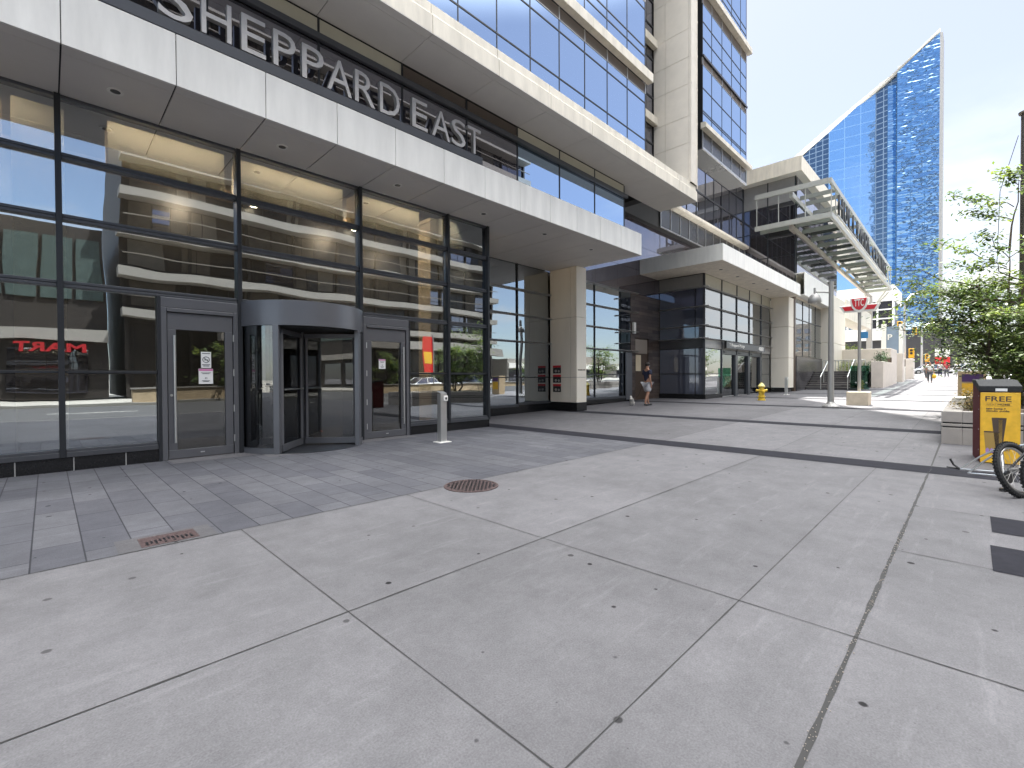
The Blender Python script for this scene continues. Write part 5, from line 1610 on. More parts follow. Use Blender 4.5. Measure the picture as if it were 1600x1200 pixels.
# long kerb planter
def planter(x0, x1, y0, y1, h, label):
    g = gz((x0 + x1) / 2)
    t = thing('planter', label, 'planter', ((x0 + x1) / 2, (y0 + y1) / 2, g))
    q = MB(); zb = gz(x0) - .05
    z1 = gz(x0) + h
    for a, b_ in ((zb, z1 - .30), (z1 - .275, z1 - .225), (z1 - .20, z1)):
        q.box(x0, x1, y1 - .28, y1, a, b_); q.box(x0, x1, y0, y0 + .28, a, b_)
        q.box(x0, x0 + .28, y0 + .281, y1 - .281, a, b_); q.box(x1 - .28, x1, y0 + .281, y1 - .281, a, b_)
    q.ob('wall', 'planter', t, bevel=.008)
    q = MB(); 
    for a, b_ in ((z1 - .302, z1 - .273), (z1 - .227, z1 - .198)):
        q.box(x0 + .015, x1 - .015, y1 - .26, y1 - .015, a, b_); q.box(x0 + .015, x1 - .015, y0 + .015, y0 + .26, a, b_); q.box(x0 + .015, x0 + .2, y0 + .27, y1 - .27, a, b_)
    q.ob('groove', 'joint', t)
    box('soil', 'soil', t, x0 + .27, x1 - .27, y0 + .27, y1 - .27, g, z1 - .06)
    return z1 - .06
PZ = planter(11.72, 20.6, -1.75, .39, .60, 'long low concrete planter with two grooves holding the street trees')
PZ2 = planter(33, 41, -1.9, -.1, .60, 'distant concrete planter farther along the kerb')

# foliage helpers
LR = random.Random(21)
def leaves(q, c, spread, n, size, flat=.6):
    for i in range(n):
        p = Vector(c) + Vector((LR.gauss(0, spread), LR.gauss(0, spread), LR.gauss(0, spread * flat)))
        d = Vector((LR.uniform(-1, 1), LR.uniform(-1, 1), LR.uniform(-.55, .35))).normalized()
        s_ = d.cross(Vector((LR.uniform(-.4, .4), LR.uniform(-.4, .4), 1))).normalized()
        L_ = size * LR.uniform(.6, 1.25); W_ = L_ * LR.uniform(.32, .5)
        q.face((p, p + d * L_ * .5 + s_ * W_ * .5, p + d * L_, p + d * L_ * .5 - s_ * W_ * .5))
def limb(q, a, b_, r0, r1, n=5, wob=.06):
    a, b_ = Vector(a), Vector(b_)
    pts = [a.lerp(b_, k / n) + (Vector((LR.gauss(0, wob), LR.gauss(0, wob), LR.gauss(0, wob))) if 0 < k < n else Vector()) for k in range(n + 1)]
    q.path(pts, [r0 + (r1 - r0) * k / n for k in range(n + 1)], 7)
    return pts
def street_tree(loc, label, height, rad, nleaf, stems, cbase, lf='leaf', extra=(), grp='street trees along the kerb', size=.105, detail=True):
    x, y, z = loc
    t = thing('street_tree', label, 'tree', loc, grp)
    w = MB(); f = MB(); f2 = MB()
    tips = []
    for s_ in range(stems):
        an = 2 * pi * s_ / stems + .4
        b0 = Vector((x + .12 * cos(an), y + .12 * sin(an), z))
        top = Vector((x + rad * .35 * cos(an), y + rad * .35 * sin(an), z + height * .62))
        pts = limb(w, b0, top, .05 if stems > 1 else .1, .022, 7, .05)
        for k in range(2, len(pts)):
            for m in range(3 if detail else 2):
                aa = LR.uniform(0, 2 * pi); ln = rad * LR.uniform(.45, 1.0) * (1 - .35 * abs(k / 7 - .45))
                e = pts[k] + Vector((cos(aa) * ln, sin(aa) * ln, LR.uniform(-.05, .45) * ln))
                bp_ = limb(w, pts[k], e, .016, .006, 4, .05)
                tips.append(bp_)
    for (a, b_, r0) in extra:
        tips.append(('x', limb(w, a, b_, r0, .006, 6, .04), r0))
    w.ob('trunk', 'bark', t, smooth=60)
    core = [p for p in tips if p[0] != 'x']
    per = max(1, nleaf // max(1, len(core) * 4))
    for bp_ in core:
        for p in bp_[1:]:
            leaves(f if LR.random() < .82 else f2, p, rad * .085, per, size)
    for p in tips:
        if p[0] == 'x' and p[2] < .02:
            for c in p[1][2:]:
                leaves(f2 if LR.random() < .5 else f, c, .14, 46, size * .95, .45)
    o = f.ob('crown', lf, t, fix=False); f2.ob('crown', 'leafy' if lf == 'leaf' else lf, t, fix=False)
    return t
ex = [((18.42, -.62, 2.6), (18.5, -.72, 4.7), .045), ((18.5, -.72, 4.7), (18.72, -.9, 6.7), .028),
      ((18.62, -.8, 5.9), (17.5, .36, 6.25), .012), ((18.56, -.76, 5.55), (17.75, .1, 5.75), .012), ((18.7, -.88, 6.5), (18.5, -.6, 6.9), .012), ((18.7, -.88, 6.3), (19.3, -1.5, 6.6), .012),
      ((18.46, -.68, 4.25), (17.15, .70, 4.95), .012), ((18.46, -.68, 4.2), (17.4, .45, 4.35), .012), ((18.5, -.72, 4.5), (18.0, -.2, 5.2), .012), ((18.5, -.7, 4.4), (19.2, -1.5, 5.4), .012),
      ((18.40, -.60, 3.0), (16.75, 1.08, 3.85), .014), ((18.40, -.60, 2.8), (16.6, 1.22, 3.3), .014), ((18.4, -.6, 2.6), (17.1, .72, 3.0), .014), ((18.35, -.6, 2.9), (17.5, .3, 3.5), .014), ((18.4, -.6, 2.2), (16.6, 1.25, 2.65), .014)]
street_tree((18.4, -.65, PZ), 'multi stemmed young street tree with sparse upper branches in the near planter', 5.0, 2.4, 14000, 6, 1.0, extra=ex, size=.15)
street_tree((15.8, -1.35, PZ), 'dense street tree at the right frame edge in the near planter', 3.5, 1.3, 11000, 3, 1.2)
street_tree((36, -1.0, PZ2), 'distant street tree in the far planter', 4.6, 1.9, 2500, 3, 1.2, size=.2, detail=False)
street_tree((47, -1.2, gz(47)), 'farther street tree beyond the far planter', 5.0, 2.0, 2000, 2, 1.2, size=.22, detail=False)
for k, (xx, yy) in enumerate(((8, -18.6), (14.5, -18.4), (21, -18.7), (33, -18.5), (44, -18.6), (62, -19), (78, -18.8))):
    street_tree((xx, yy, 0), ('round street tree across the road opposite the door', 'second tree across the road near parked cars', 'tree across the road beside the red banner', 'tree across the road in front of the apartment fins', 'tree at the end of the apartment block', 'tree in front of the low shop houses', 'last tree along the opposite shop houses')[k], 5.2, 2.1, 1500, 1, 1.5, grp='street trees across the road', size=.26, detail=False)
def shrub(name, x, y, z, rx, ry, h, n, mat, label, size=.07, cat='shrub', grp=None):
    t = thing(name, label, cat, (x, y, z), grp)
    w = MB(); f = MB()
    for k in range(14):
        a = LR.uniform(0, 2 * pi); e = Vector((x + rx * .8 * cos(a) * LR.random(), y + ry * .8 * sin(a) * LR.random(), z + h * LR.uniform(.5, 1)))
        limb(w, (x + .3 * rx * cos(a), y + .3 * ry * sin(a), z), e, .007, .003, 3, .02)
    w.ob('stem', 'bark', t)
    for k in range(n // 10):
        while True:
            u, v, ww = LR.uniform(-1, 1), LR.uniform(-1, 1), LR.uniform(0, 1)
            if u * u + v * v + (ww * .9) ** 2 < 1: break
        leaves(f, (x + u * rx, y + v * ry, z + .04 + ww * h), .05 + .04 * rx, 10, size, .6)
    f.ob('foliage', mat, t, fix=False)
shrub('shrub', 12.75, -.12, PZ, .55, .35, .42, 900, 'shrubdry', 'dry yellowish shrub at the near corner of the long planter')
shrub('shrub', 14.2, -.2, PZ, .6, .35, .40, 700, 'shrubdry', 'second dry shrub in the middle of the long planter')
shrub('shrub', 17.2, -.9, PZ, .8, .5, .5, 700, 'leafy', 'lime green shrub under the multi stemmed tree')
shrub('hedge_bush', 43.0, 4.7, 2.35, 1.6, .32, .75, 900, 'hedge', 'dark green clipped bush overhanging the stepped planter wall', .14, 'bush')
shrub('hedge_bush', 43.5, 5.35, 1.5, 2.2, .35, .8, 900, 'hedge', 'dark green bush between the glass barrier and the planter wall', .14, 'bush')
shrub('lime_bush', 52, 8.0, 2.5, 2.6, .9, 1.7, 900, 'leafy', 'bright lime bush on the terrace above the steps', .26, 'bush')
shrub('lime_bush', 46, 7.0, 1.75, 3.0, 1.1, .8, 900, 'leafy', 'low lime green planting at the top of the steps', .2, 'bush')
t = thing('terrace_fence', 'pale low railing in front of the lime planting above the steps', 'railing', (44, 6.6, 1.7))
q = MB()
for k in range(14): q.tube((41.5, 5.4 + k * .2, 1.6), (41.5, 5.4 + k * .2, 2.5), .025, n=6)
q.tube((41.5, 5.4, 2.5), (41.5, 8.0, 2.5), .03, n=6); q.ob('bars', 'alu', t)

# news boxes
bx0, bx1, by0, by1 = 9.75, 10.52, -.475, -.06
T = thing('newspaper_box', 'yellow fronted newspaper box reading FREE with maroon side and black top', 'newspaper box', (10.1, -.27, 0))
q = MB(); q.prism([(bx0 + .03, by1, .02), (bx1, by1, .02), (bx1, by1, 1.20), (bx0 + .03, by1, 1.06)], (0, by0 - by1, 0)); q.ob('body', 'maroon', T, bevel=.008)
q = MB(); q.prism([(bx0 - .005, by1 + .012, 1.065), (bx1 + .01, by1 + .012, 1.205), (bx1 + .01, by1 + .012, 1.245), (bx0 + .35, by1 + .012, 1.235), (bx0 - .005, by1 + .012, 1.15)], (0, by0 - by1 - .024, 0)); q.ob('top', 'rubber', T, bevel=.006)
FP = box('front_panel', 'yellow', T, bx0, bx0 + .028, by0 + .004, by1 - .004, .025, 1.055, bevel=.005)
fx = bx0 - .001
text('lettering', 'FREE', .265, .075, .002, (fx, by1 - .055, .925), '-X', 'bronze', FP, .012)
text('lettering', 'NEXT', .105, .026, .002, (fx, by1 - .07, .868), '-X', 'goldink', FP)
text('lettering', 'HOME', .125, .026, .002, (fx, by1 - .182, .868), '-X', 'bronze', FP, .01)
text('lettering', 'new home +', .20, .032, .002, (fx, by1 - .065, .805), '-X', 'bronze', FP, .02)
text('lettering', 'condo guide', .235, .036, .002, (fx, by1 - .065, .765), '-X', 'bronze', FP, .02)
q = MB(); q.box(fx - .001, fx, by1 - .33, by1 - .06, .905, .908); q.box(fx - .001, fx, by1 - .33, by1 - .06, .855, .858); q.ob('rule', 'goldink', FP)
def cup(y, z0, wt, wb, h, mat, rim):
    q = MB(); q.prism([(fx, y + wt / 2, z0 + h), (fx, y + wb / 2, z0), (fx, y - wb / 2, z0), (fx, y - wt / 2, z0 + h)], (-.0015, 0, 0)); q.ob('picture', mat, FP)
    if rim: q = MB(); q.box(fx - .003, fx - .0016, y - wt / 2, y + wt / 2, z0 + h, z0 + h + .018); q.ob('picture', 'bronze', FP)
ym = (by0 + by1) / 2
cup(ym + .01, .25, .15, .07, .42, 'bronze', True); cup(ym - .005, .24, .04, .03, .42, 'goldink', False)
cup(ym + .085, .17, .16, .115, .30, 'goldink', True); cup(ym - .075, .21, .08, .05, .12, 'goldink', True)
q = MB()
for k in range(3): q.box(fx - .0035, fx - .002, ym + .02 + k * .045, ym + .055 + k * .045, .17, .215); q.prism([(fx - .002, ym + .015 + k * .045, .215), (fx - .002, ym + .037 + k * .045, .245), (fx - .002, ym + .06 + k * .045, .215)], (-.0015, 0, 0))
q.ob('picture', 'lilac', FP)
T.rotation_euler = (0, 0, radians(5.5))
MB().box(bx0 - .009, bx0 - .0055, ym - .07, ym + .05, 1.075, 1.115).ob('sticker', 'paper', T)
q = MB()
for z in (.2, .5, .8, 1.0): q.tube((bx0 + .09, by1 - .002, z), (bx0 + .09, by1 + .006, z), .007, n=6)
q.ob('rivets', 'alu', T)
T = thing('newspaper_box', 'purple newspaper box cut by the right frame edge beside the yellow box', 'newspaper box', (10.1, -.78, 0))
box('body', 'purple', T, 9.82, 10.3, -1.0, -.56, .02, 1.0, bevel=.01); box('top', 'black', T, 9.8, 10.32, -1.01, -.55, 1.001, 1.05); box('window', 'black', T, 9.812, 9.819, -.94, -.6, .6, .95)
g0 = gz(21.6)
T = thing('newspaper_box', 'tan framed newspaper box with a yellow panel past the far end of the planter', 'newspaper box', (21.7, .2, g0))
box('body', 'tan', T, 21.45, 22.0, -.35, .32, g0, g0 + 1.25, bevel=.01); box('panel', 'yellow', T, 21.43, 21.449, -.28, .22, g0 + .35, g0 + .85); box('window', 'purple', T, 21.43, 21.449, -.28, .22, g0 + .9, g0 + 1.15)

# utility pole
g0 = gz(19.35)
T = thing('utility_pole', 'tall dull brown steel utility pole at the right frame edge', 'pole', (19.45, -1.08, g0))
MB().path([(19.45, -1.08, g0 - .1), (19.45, -1.08, 4), (19.45, -1.08, 8.65)], [.145, .135, .125], 20).ob('shaft', 'polebrown', T, smooth=40)
MB().lathe(19.45, -1.08, [(.17, 8.651), (.18, 8.70), (.02, 8.74)], 20).ob('cap', 'taupe', T, smooth=40)
q = MB(); q.box(19.3, 19.36, -1.7, -1.2, 8.2, 8.5); q.tube((19.40, -1.15, 8.3), (19.34, -1.4, 8.35), .03, n=6); q.ob('bracket', 'galv', T)
q = MB(); q.path([(19.2, -.9, 8.0), (19.0, -.55, 6.5), (19.0, -.5, 4.5)], .008, 5); q.ob('wire', 'black', T)

# bicycles
def wheel(parent, c, ax, R_, tw, nsp=24, name='wheel'):
    c = Vector(c); ax = Vector(ax).normalized()
    u = ax.orthogonal().normalized(); v = ax.cross(u)
    def ring(r, rad, n=36, m=8, knob=False):
        q = MB(); prev = None; first = None
        for i in range(n + 1):
            a = 2 * pi * i / n; d = u * cos(a) + v * sin(a)
            rg = [q.bm.verts.new(c + d * (r + rad * cos(2 * pi * k / m)) + ax * rad * sin(2 * pi * k / m)) for k in range(m)]
            if prev:
                for k in range(m): q.bm.faces.new((prev[k], prev[(k + 1) % m], rg[(k + 1) % m], rg[k]))
            prev = rg
        if knob:
            for i in range(54):
                a = 2 * pi * i / 54; d = u * cos(a) + v * sin(a); tt = ax.cross(d)
                for s_ in (-.6, 0, .6):
                    p = c + d * (r + rad * (1.0 - .35 * abs(s_))) + ax * s_ * rad
                    q.bar(p - ax * rad * .22, p + ax * rad * .22, .012, .016)
        return q
    W = ring(R_ - tw / 2, tw / 2, knob=True).ob(name, 'rubber', parent, smooth=50)
    ring(R_ - tw - .012, .013).ob('rim', 'silver', W, smooth=50)
    q = MB()
    for k in range(nsp):
        a = 2 * pi * k / nsp; d = u * cos(a) + v * sin(a); q.tube(c + ax * (.03 if k % 2 else -.03) + d * .02, c + d * (R_ - tw - .02), .0018, n=4)
    q.tube(c - ax * .05, c + ax * .05, .018, n=10); q.ob('spokes', 'galv', W)
T = thing('bicycle', 'silver bicycle with no rear wheel leaning low by the yellow newspaper box', 'bicycle', (7.5, -.3, 0))
dz = .03
drop1, drop2 = Vector((7.86, .09, .13 + dz)), Vector((7.80, .02, .10 + dz))
bbv, stv, hdv, hdl = Vector((7.70, -.27, .17)), Vector((7.84, -.25, .45)), Vector((7.72, -.78, .62)), Vector((7.60, -.72, .46))
q = MB()
for dr, o_ in ((drop1, Vector((.05, .02, .03))), (drop2, Vector((-.04, -.02, -.03)))):
    q.path([dr, dr.lerp(stv + o_ * .5, .5) + Vector((0, 0, .015)), stv + o_ * .4], .011, 8)
    q.path([dr, bbv + o_ * .6], .011, 8)
q.path([bbv, stv, stv + (stv - bbv) * .12], .018, 10); q.path([stv, hdv], .018, 10); q.path([bbv, hdl], .022, 10); q.path([hdv + (hdv - hdl) * .15, hdl], .022, 10)
q.ob('frame', 'silver', T, smooth=50)
q = MB(); q.path([drop1 + Vector((0, 0, .0)), drop1 + Vector((.0, .06, .05)), drop1 + Vector((-.01, .09, .12))], .012, 6); q.path([drop1, drop1 + Vector((.03, .12, .01))], .01, 6); q.ob('derailleur', 'black', T)
wc, wax = Vector((7.36, -.345, .285)), Vector((.47, .82, -.26))
q = MB(); 
for s_ in (-1, 1): q.path([hdl, wc + wax.normalized() * .055 * s_ + Vector((.1, -.15, .24)), wc + wax.normalized() * .06 * s_], .014, 8)
q.ob('fork', 'black', T, smooth=50)
wheel(T, wc, wax, .30, .055)
q = MB(); q.path([hdv + Vector((.02, .22, .12)), hdv + Vector((0, .1, .10)), hdv + Vector((0, -.1, .10)), hdv + Vector((-.02, -.3, .12))], .013, 8); q.tube(hdv, hdv + Vector((0, 0, .1)), .016); q.ob('handlebar', 'black', T, smooth=50)
q = MB(); q.tube(bbv + Vector((-.04, -.03, 0)), bbv + Vector((-.05, -.05, 0)), .085, n=20); q.bar(bbv, bbv + Vector((-.1, .0, -.14)), .015, .02); q.box(bbv.x - .16, bbv.x - .08, bbv.y - .05, bbv.y + .04, .015, .03); q.ob('crank', 'black', T)
T = thing('bicycle', 'second dark bicycle at the right frame edge with a thick tyre', 'bicycle', (6.7, -.6, 0))
wheel(T, (6.88, -.60, .31), (.80, .58, -.12), .31, .055)
q = MB(); q.path([(6.88, -.60, .31), (6.95, -.75, .72)], .016, 8); q.path([(6.95, -.75, .7), (7.1, -1.4, .62)], .02, 8); q.path([(6.95, -.75, .62), (7.0, -1.2, .28), (7.1, -1.4, .62)], .02, 8); q.path([(7.0, -1.2, .28), (7.15, -1.75, .31)], .012, 8)
q.ob('frame', 'black', T, smooth=50)
wheel(T, (7.15, -1.75, .31), (.95, .2, 0), .31, .055)
q = MB(); q.path([(6.75, -.6, .98), (6.95, -.75, .95), (7.2, -.85, .98)], .014, 8); q.tube((6.95, -.75, .7), (6.95, -.75, .95), .014); q.ob('handlebar', 'black', T, smooth=50)

# =================================================================== PEOPLE
def skin_obj(name, pts, edges, rad, mat, parent, M4, sub=2):
    me = bpy.data.meshes.new(name)
    me.from_pydata([M4 @ Vector(p) for p in pts], edges, [])
    o = bpy.data.objects.new(name, me); COL.objects.link(o)
    md = o.modifiers.new('skin', 'SKIN'); md.use_smooth_shade = True
    for i, r in enumerate(rad): me.skin_vertices[0].data[i].radius = (r, r) if not isinstance(r, tuple) else r
    me.skin_vertices[0].data[0].use_root = True
    sb = o.modifiers.new('sub', 'SUBSURF'); sb.levels = sub; sb.render_levels = sub
    dg = bpy.context.evaluated_depsgraph_get()
    m2 = bpy.data.meshes.new_from_object(o.evaluated_get(dg))
    bpy.data.objects.remove(o)
    r_ = link(name, m2, mat, parent)
    for p in m2.polygons: p.use_smooth = True
    return r_
def person(loc, heading, label, H=1.75, stride=.22, top='navy', bottom='shorts', short=True, sleeves='short', head_turn=0.0, hair='hair', mask=False, arms=((.05, .0), (-.08, .0)), group=None, fingers=True, bend=0.0):
    s = H / 1.75
    t = thing('person', label, 'person', loc, group)
    M4 = Matrix.Translation(loc) @ Matrix.Rotation(heading - pi / 2, 4, 'Z') @ Matrix.Scale(s, 4)
    pts, rad, E, idx = [], [], [], {}
    def v(n, p, r, par=None):
        idx[n] = len(pts); pts.append(p); rad.append(r)
        if par: E.append((idx[par], idx[n]))
    fw = bend
    v('pel', (0, 0, .95), (.145, .11)); v('sp', (0, fw * .2, 1.12), (.135, .10), 'pel'); v('ch', (0, fw * .5, 1.32), (.16, .115), 'sp'); v('nk', (0, fw * .8 + .0, 1.49), .055, 'ch')
    hd = Vector((.02 * head_turn, fw + .02, 1.60))
    v('h0', tuple(hd + Vector((0, 0, -.02))), .075, 'nk'); v('h1', tuple(hd + Vector((0, .01, .055))), (.078, .095), 'h0'); v('h2', tuple(hd + Vector((0, 0, .125))), .06, 'h1')
    fd = Vector((sin(head_turn), cos(head_turn), 0))
    v('nose', tuple(hd + fd * .105 + Vector((0, 0, .03))), .014, 'h1')
    for k, sg in enumerate((-1, 1)):
        n = 'lr'[k]
        v('s' + n, (sg * .175, fw * .55, 1.40), .062, 'ch'); a0, a1 = arms[k]
        v('e' + n, (sg * .225, fw * .5 + a0, 1.13), .042, 's' + n); v('w' + n, (sg * .235, fw * .5 + a0 + a1 + .06, .89), .028, 'e' + n)
        wv = Vector(pts[-1]); v('p' + n, tuple(wv + Vector((0, .01, -.07))), (.036, .02), 'w' + n)
        pv = Vector(pts[-1])
        if fingers:
            for j, (dy, ln) in enumerate(((.028, .065), (.010, .078), (-.008, .072), (-.025, .055))):
                v('f%s%d' % (n, j), tuple(pv + Vector((0, dy, -.03))), .009, 'p' + n); v('g%s%d' % (n, j), tuple(pv + Vector((-sg * .012, dy + .006, -.03 - ln))), .007, 'f%s%d' % (n, j))
            v('t' + n, tuple(pv + Vector((-sg * .02, .045, -.005))), .010, 'p' + n); v('u' + n, tuple(pv + Vector((-sg * .03, .06, -.045))), .008, 't' + n)
        st = stride * (1 if k == 0 else -1)
        v('hp' + n, (sg * .09, 0, .88), .095, 'pel'); v('k' + n, (sg * .10, st * .55 + .03, .49), .06, 'hp' + n)
        v('c' + n, (sg * .10, st * .8 - .02, .33), .055, 'k' + n); v('a' + n, (sg * .10, st - .05 * (k == 1), .085 + (.03 if k == 1 else 0)), .036, 'c' + n); v('b' + n, (sg * .105, st + .10, .045), .032, 'a' + n)
    skin_obj('body', pts, E, rad, 'skin', t, M4)
    def sub_(name, names, mat, grow, cut=None):
        ids = [idx[n] for n in names]; P = [pts[i] for i in ids]; mp_ = {i: k for k, i in enumerate(ids)}
        Rr_ = [tuple(x + grow for x in (rad[i] if isinstance(rad[i], tuple) else (rad[i], rad[i]))) for i in ids]
        EE = [(mp_[a], mp_[b_]) for a, b_ in E if a in mp_ and b_ in mp_]
        if cut:
            for n, par, f in cut:
                p = Vector(pts[idx[par]]).lerp(Vector(pts[idx[n]]), f); P.append(tuple(p)); rr0 = rad[idx[par]]; rr0 = rr0 if not isinstance(rr0, tuple) else max(rr0); Rr_.append((rr0 * .92 + grow + .012,) * 2); EE.append((mp_[idx[par]], len(P) - 1))
        return skin_obj(name, P, EE, Rr_, mat, t, M4)
    sub_('shirt', ['pel', 'sp', 'ch', 'sl', 'sr'] + (['el', 'er', 'wl', 'wr'] if sleeves == 'long' else []), top, .022, [('el', 'sl', .62), ('er', 'sr', .62)] if sleeves == 'short' else [('nk', 'ch', .35)])
    if short: sub_('shorts', ['pel', 'hpl', 'hpr'], bottom, .03, [('kl', 'hpl', .85), ('kr', 'hpr', .85)])
    else: sub_('trousers', ['pel', 'hpl', 'hpr', 'kl', 'kr', 'cl', 'cr', 'al', 'ar'], bottom, .02)
    q = MB()
    for n in 'lr':
        a, b_ = Vector(pts[idx['a' + n]]), Vector(pts[idx['b' + n]])
        c = M4 @ (a.lerp(b_, .62) + Vector((0, 0, -.018)))
        bm2 = MB(); q.ball((0, 0, 0), .001); 
        dirv = (M4.to_3x3() @ Vector((0, 1, 0))).normalized()
        q.path([c - dirv * .13 * s, c - dirv * .06 * s, c + dirv * .06 * s, c + dirv * .13 * s], [.035 * s, .046 * s, .045 * s, .025 * s], 10)
        bm2.bm.free()
    q.ob('shoes', 'black' if short else 'greycloth', t, smooth=60)
    q = MB(); hc = M4 @ (hd + Vector((0, 0, .075)) - fd * .014); q.ball(hc, .088 * s, .098 * s, .088 * s, 16, 10)
    HO = q.ob('hair', hair, t, smooth=60)
    q = MB()
    for sg in (-1, 1): q.ball(M4 @ (hd + fd * .088 + Vector((fd.y, -fd.x, 0)) * sg * .032 + Vector((0, 0, .06))), .011 * s)
    q.ob('eyes', 'black', t)
    if mask:
        q = MB(); q.ball(M4 @ (hd + fd * .055 + Vector((0, 0, .005))), .07 * s, .07 * s, .06 * s, 14, 8); q.ob('face_mask', 'bluecloth', t, smooth=60)
    return t, M4
P1, _ = person((17.4, 9.45, gz(17.4)), -.30, 'man in navy T-shirt and pale shorts wearing a face mask, walking a small dog', 1.78, .16, head_turn=-.7 + .2, mask=True)
P2, m4 = person((52.7, 2.48, gz(52.7)), pi + .1, 'person in white shirt and grey trousers carrying a yellow bag along the sunlit sidewalk', 1.75, .12, 'whitecloth', 'greycloth', False, 'short')
t = thing('shoulder_bag', 'small yellow bag in the hand of the person in a white shirt', 'bag', m4 @ Vector((-.27, .1, .5)))
q = MB(); c = m4 @ Vector((-.26, .08, .52)); q.ball(c, .16, .16, .2); q.path([c + Vector((0, 0, .18)), c + Vector((0, 0, .33))], .012, 6); q.ob('body', 'yellow', t, smooth=60)
far = [(66, 3.4, 2.8, 'greycloth', 'greycloth', 'far person in dark grey clothes near the signal pole'), (69, 1.9, .3, 'redcloth', 'greycloth', 'far person in a red top walking away up the sidewalk'), (72, 1.1, 3.0, 'whitecloth', 'shorts', 'far person in pale top and shorts near the tree'), (74, 2.6, .1, 'shorts', 'navy', 'far person in pale top and dark trousers beside the red top')]
for x, y, hd_, a, b_, lb in far:
    person((x, y, gz(x)), hd_, lb, 1.7, .12, a, b_, False, 'short', group='people far up the sidewalk', fingers=False)

# small dog on the left of the man
dx_, dy_ = 17.05, 9.95; g0 = gz(17)
T = thing('dog', 'small pale long haired dog standing beside the walking man', 'dog', (dx_, dy_, g0))
Md = Matrix.Translation((dx_, dy_, g0)) @ Matrix.Rotation(.75 - pi / 2, 4, 'Z')
dp = [(0, -.02, .22), (0, .10, .225), (0, .17, .29), (0, .20, .345), (0, .27, .325), (0, -.14, .215), (0, -.22, .29), (.045, .10, .11), (.045, .115, .02), (-.045, .10, .11), (-.045, .085, .02), (.045, -.13, .15), (.045, -.165, .09), (.045, -.145, .02), (-.045, -.13, .15), (-.045, -.165, .09), (-.045, -.13, .02), (.035, .19, .40), (-.035, .19, .40)]
de = [(0, 1), (1, 2), (2, 3), (3, 4), (0, 5), (5, 6), (1, 7), (7, 8), (1, 9), (9, 10), (5, 11), (11, 12), (12, 13), (5, 14), (14, 15), (15, 16), (3, 17), (3, 18)]
dr = [.075, .085, .055, .058, .024, .07, .022, .03, .02, .03, .02, .038, .022, .02, .038, .022, .02, .016, .016]
skin_obj('body', dp, de, dr, 'fur', T, Md)
q = MB(); q.ball(Md @ Vector((0, .295, .33)), .014); q.ball(Md @ Vector((.028, .245, .36)), .009); q.ball(Md @ Vector((-.028, .245, .36)), .009); q.ob('nose_and_eyes', 'black', T)
T = thing('dog_leash', 'thin dark leash between the walking man and the small dog', 'leash', (17.2, 9.7, g0 + .5))
q = MB(); q.path([(17.15, 9.85, g0 + .30), (17.2, 9.72, g0 + .45), (17.36, 9.66, g0 + .80)], .006, 5); q.ob('strap', 'black', T)

# =================================================================== CARS
def car(loc, rz, label, paintm, group, suv=False):
    t = thing('car', label, 'car', (0, 0, 0), group)
    L_, W_ = 4.5, 1.78; hb, hr = (.95, 1.68) if suv else (.88, 1.45)
    q = MB()
    prof = [(-2.25, .35), (-2.25, .72), (-2.12, hb), (-1.75, hb + .03), (.95, hb), (1.9, hb - .16), (2.2, .62), (2.25, .35), (1.85, .26), (-1.9, .26)]
    q.prism([(x, -W_ / 2, z) for x, z in prof], (0, W_, 0)); q.ob('body', paintm, t, bevel=.08, smooth=30)
    q = MB(); cab = [(-2.0 if suv else -1.75, hb), (-1.75 if suv else -1.2, hr), (.2, hr), (1.05, hb)]
    A = [q.bm.verts.new((x, -W_ / 2 + (.04 if z < 1.2 else .2), z)) for x, z in cab]; B = [q.bm.verts.new((x, W_ / 2 - (.04 if z < 1.2 else .2), z)) for x, z in cab]
    for i in range(4): q.bm.faces.new((A[i], A[(i + 1) % 4], B[(i + 1) % 4], B[i]))
    q.bm.faces.new(A[::-1]); q.bm.faces.new(B); q.ob('windows', 'dkglass', t)
    q = MB(); q.box(-1.72 if suv else -1.15, .17, -W_ / 2 + .2, W_ / 2 - .2, hr - .01, hr + .03)
    for s_ in (-1, 1):
        for (xa, za), (xb, zb) in ((cab[0], cab[1]), (cab[3], cab[2]), ((-.35, hb), (-.35, hr))): q.bar((xa, s_ * (W_ / 2 - .04), za), (xb, s_ * (W_ / 2 - .2), zb), .07, .07)
        q.bar((cab[1][0], s_ * (W_ / 2 - .2), hr), (cab[2][0], s_ * (W_ / 2 - .2), hr), .07, .07)
    q.ob('roof', paintm, t, bevel=.01)
    for x in (-1.4, 1.42):
        for s_ in (-1, 1):
            q = MB(); q.tube((x, s_ * (W_ / 2 - .2), .33), (x, s_ * (W_ / 2 + .015), .33), .33, n=24); w_ = q.ob('wheel', 'rubber', t, smooth=40)
            q = MB(); q.tube((x, s_ * (W_ / 2 + .0), .33), (x, s_ * (W_ / 2 + .025), .33), .2, n=20); q.ob('rim', 'silver', w_, smooth=40)
    for s_ in (-1, 1):
        MB().box(2.05, 2.22, s_ * .68 - .17, s_ * .68 + .17, .6, .74).ob('headlight', 'offwhite', t, bevel=.02); MB().box(-2.27, -2.2, s_ * .7 - .14, s_ * .7 + .14, .66, .82).ob('tail_light', 'red', t, bevel=.02)
    MB().box(2.2, 2.27, -.5, .5, .38, .55).ob('grille', 'black', t)
    t.location = loc; t.rotation_euler = (0, 0, rz)
    return t
c0 = car((14, -20.6, .02), 0, 'silver saloon car parked across the road opposite the revolving door', 'carsilver', 'cars parked across the road')
c1 = dup(c0, (20, -20.6, .02), 'dark red saloon car parked behind the silver one across the road', 0, mats={'body': 'carred', 'roof': 'carred'})
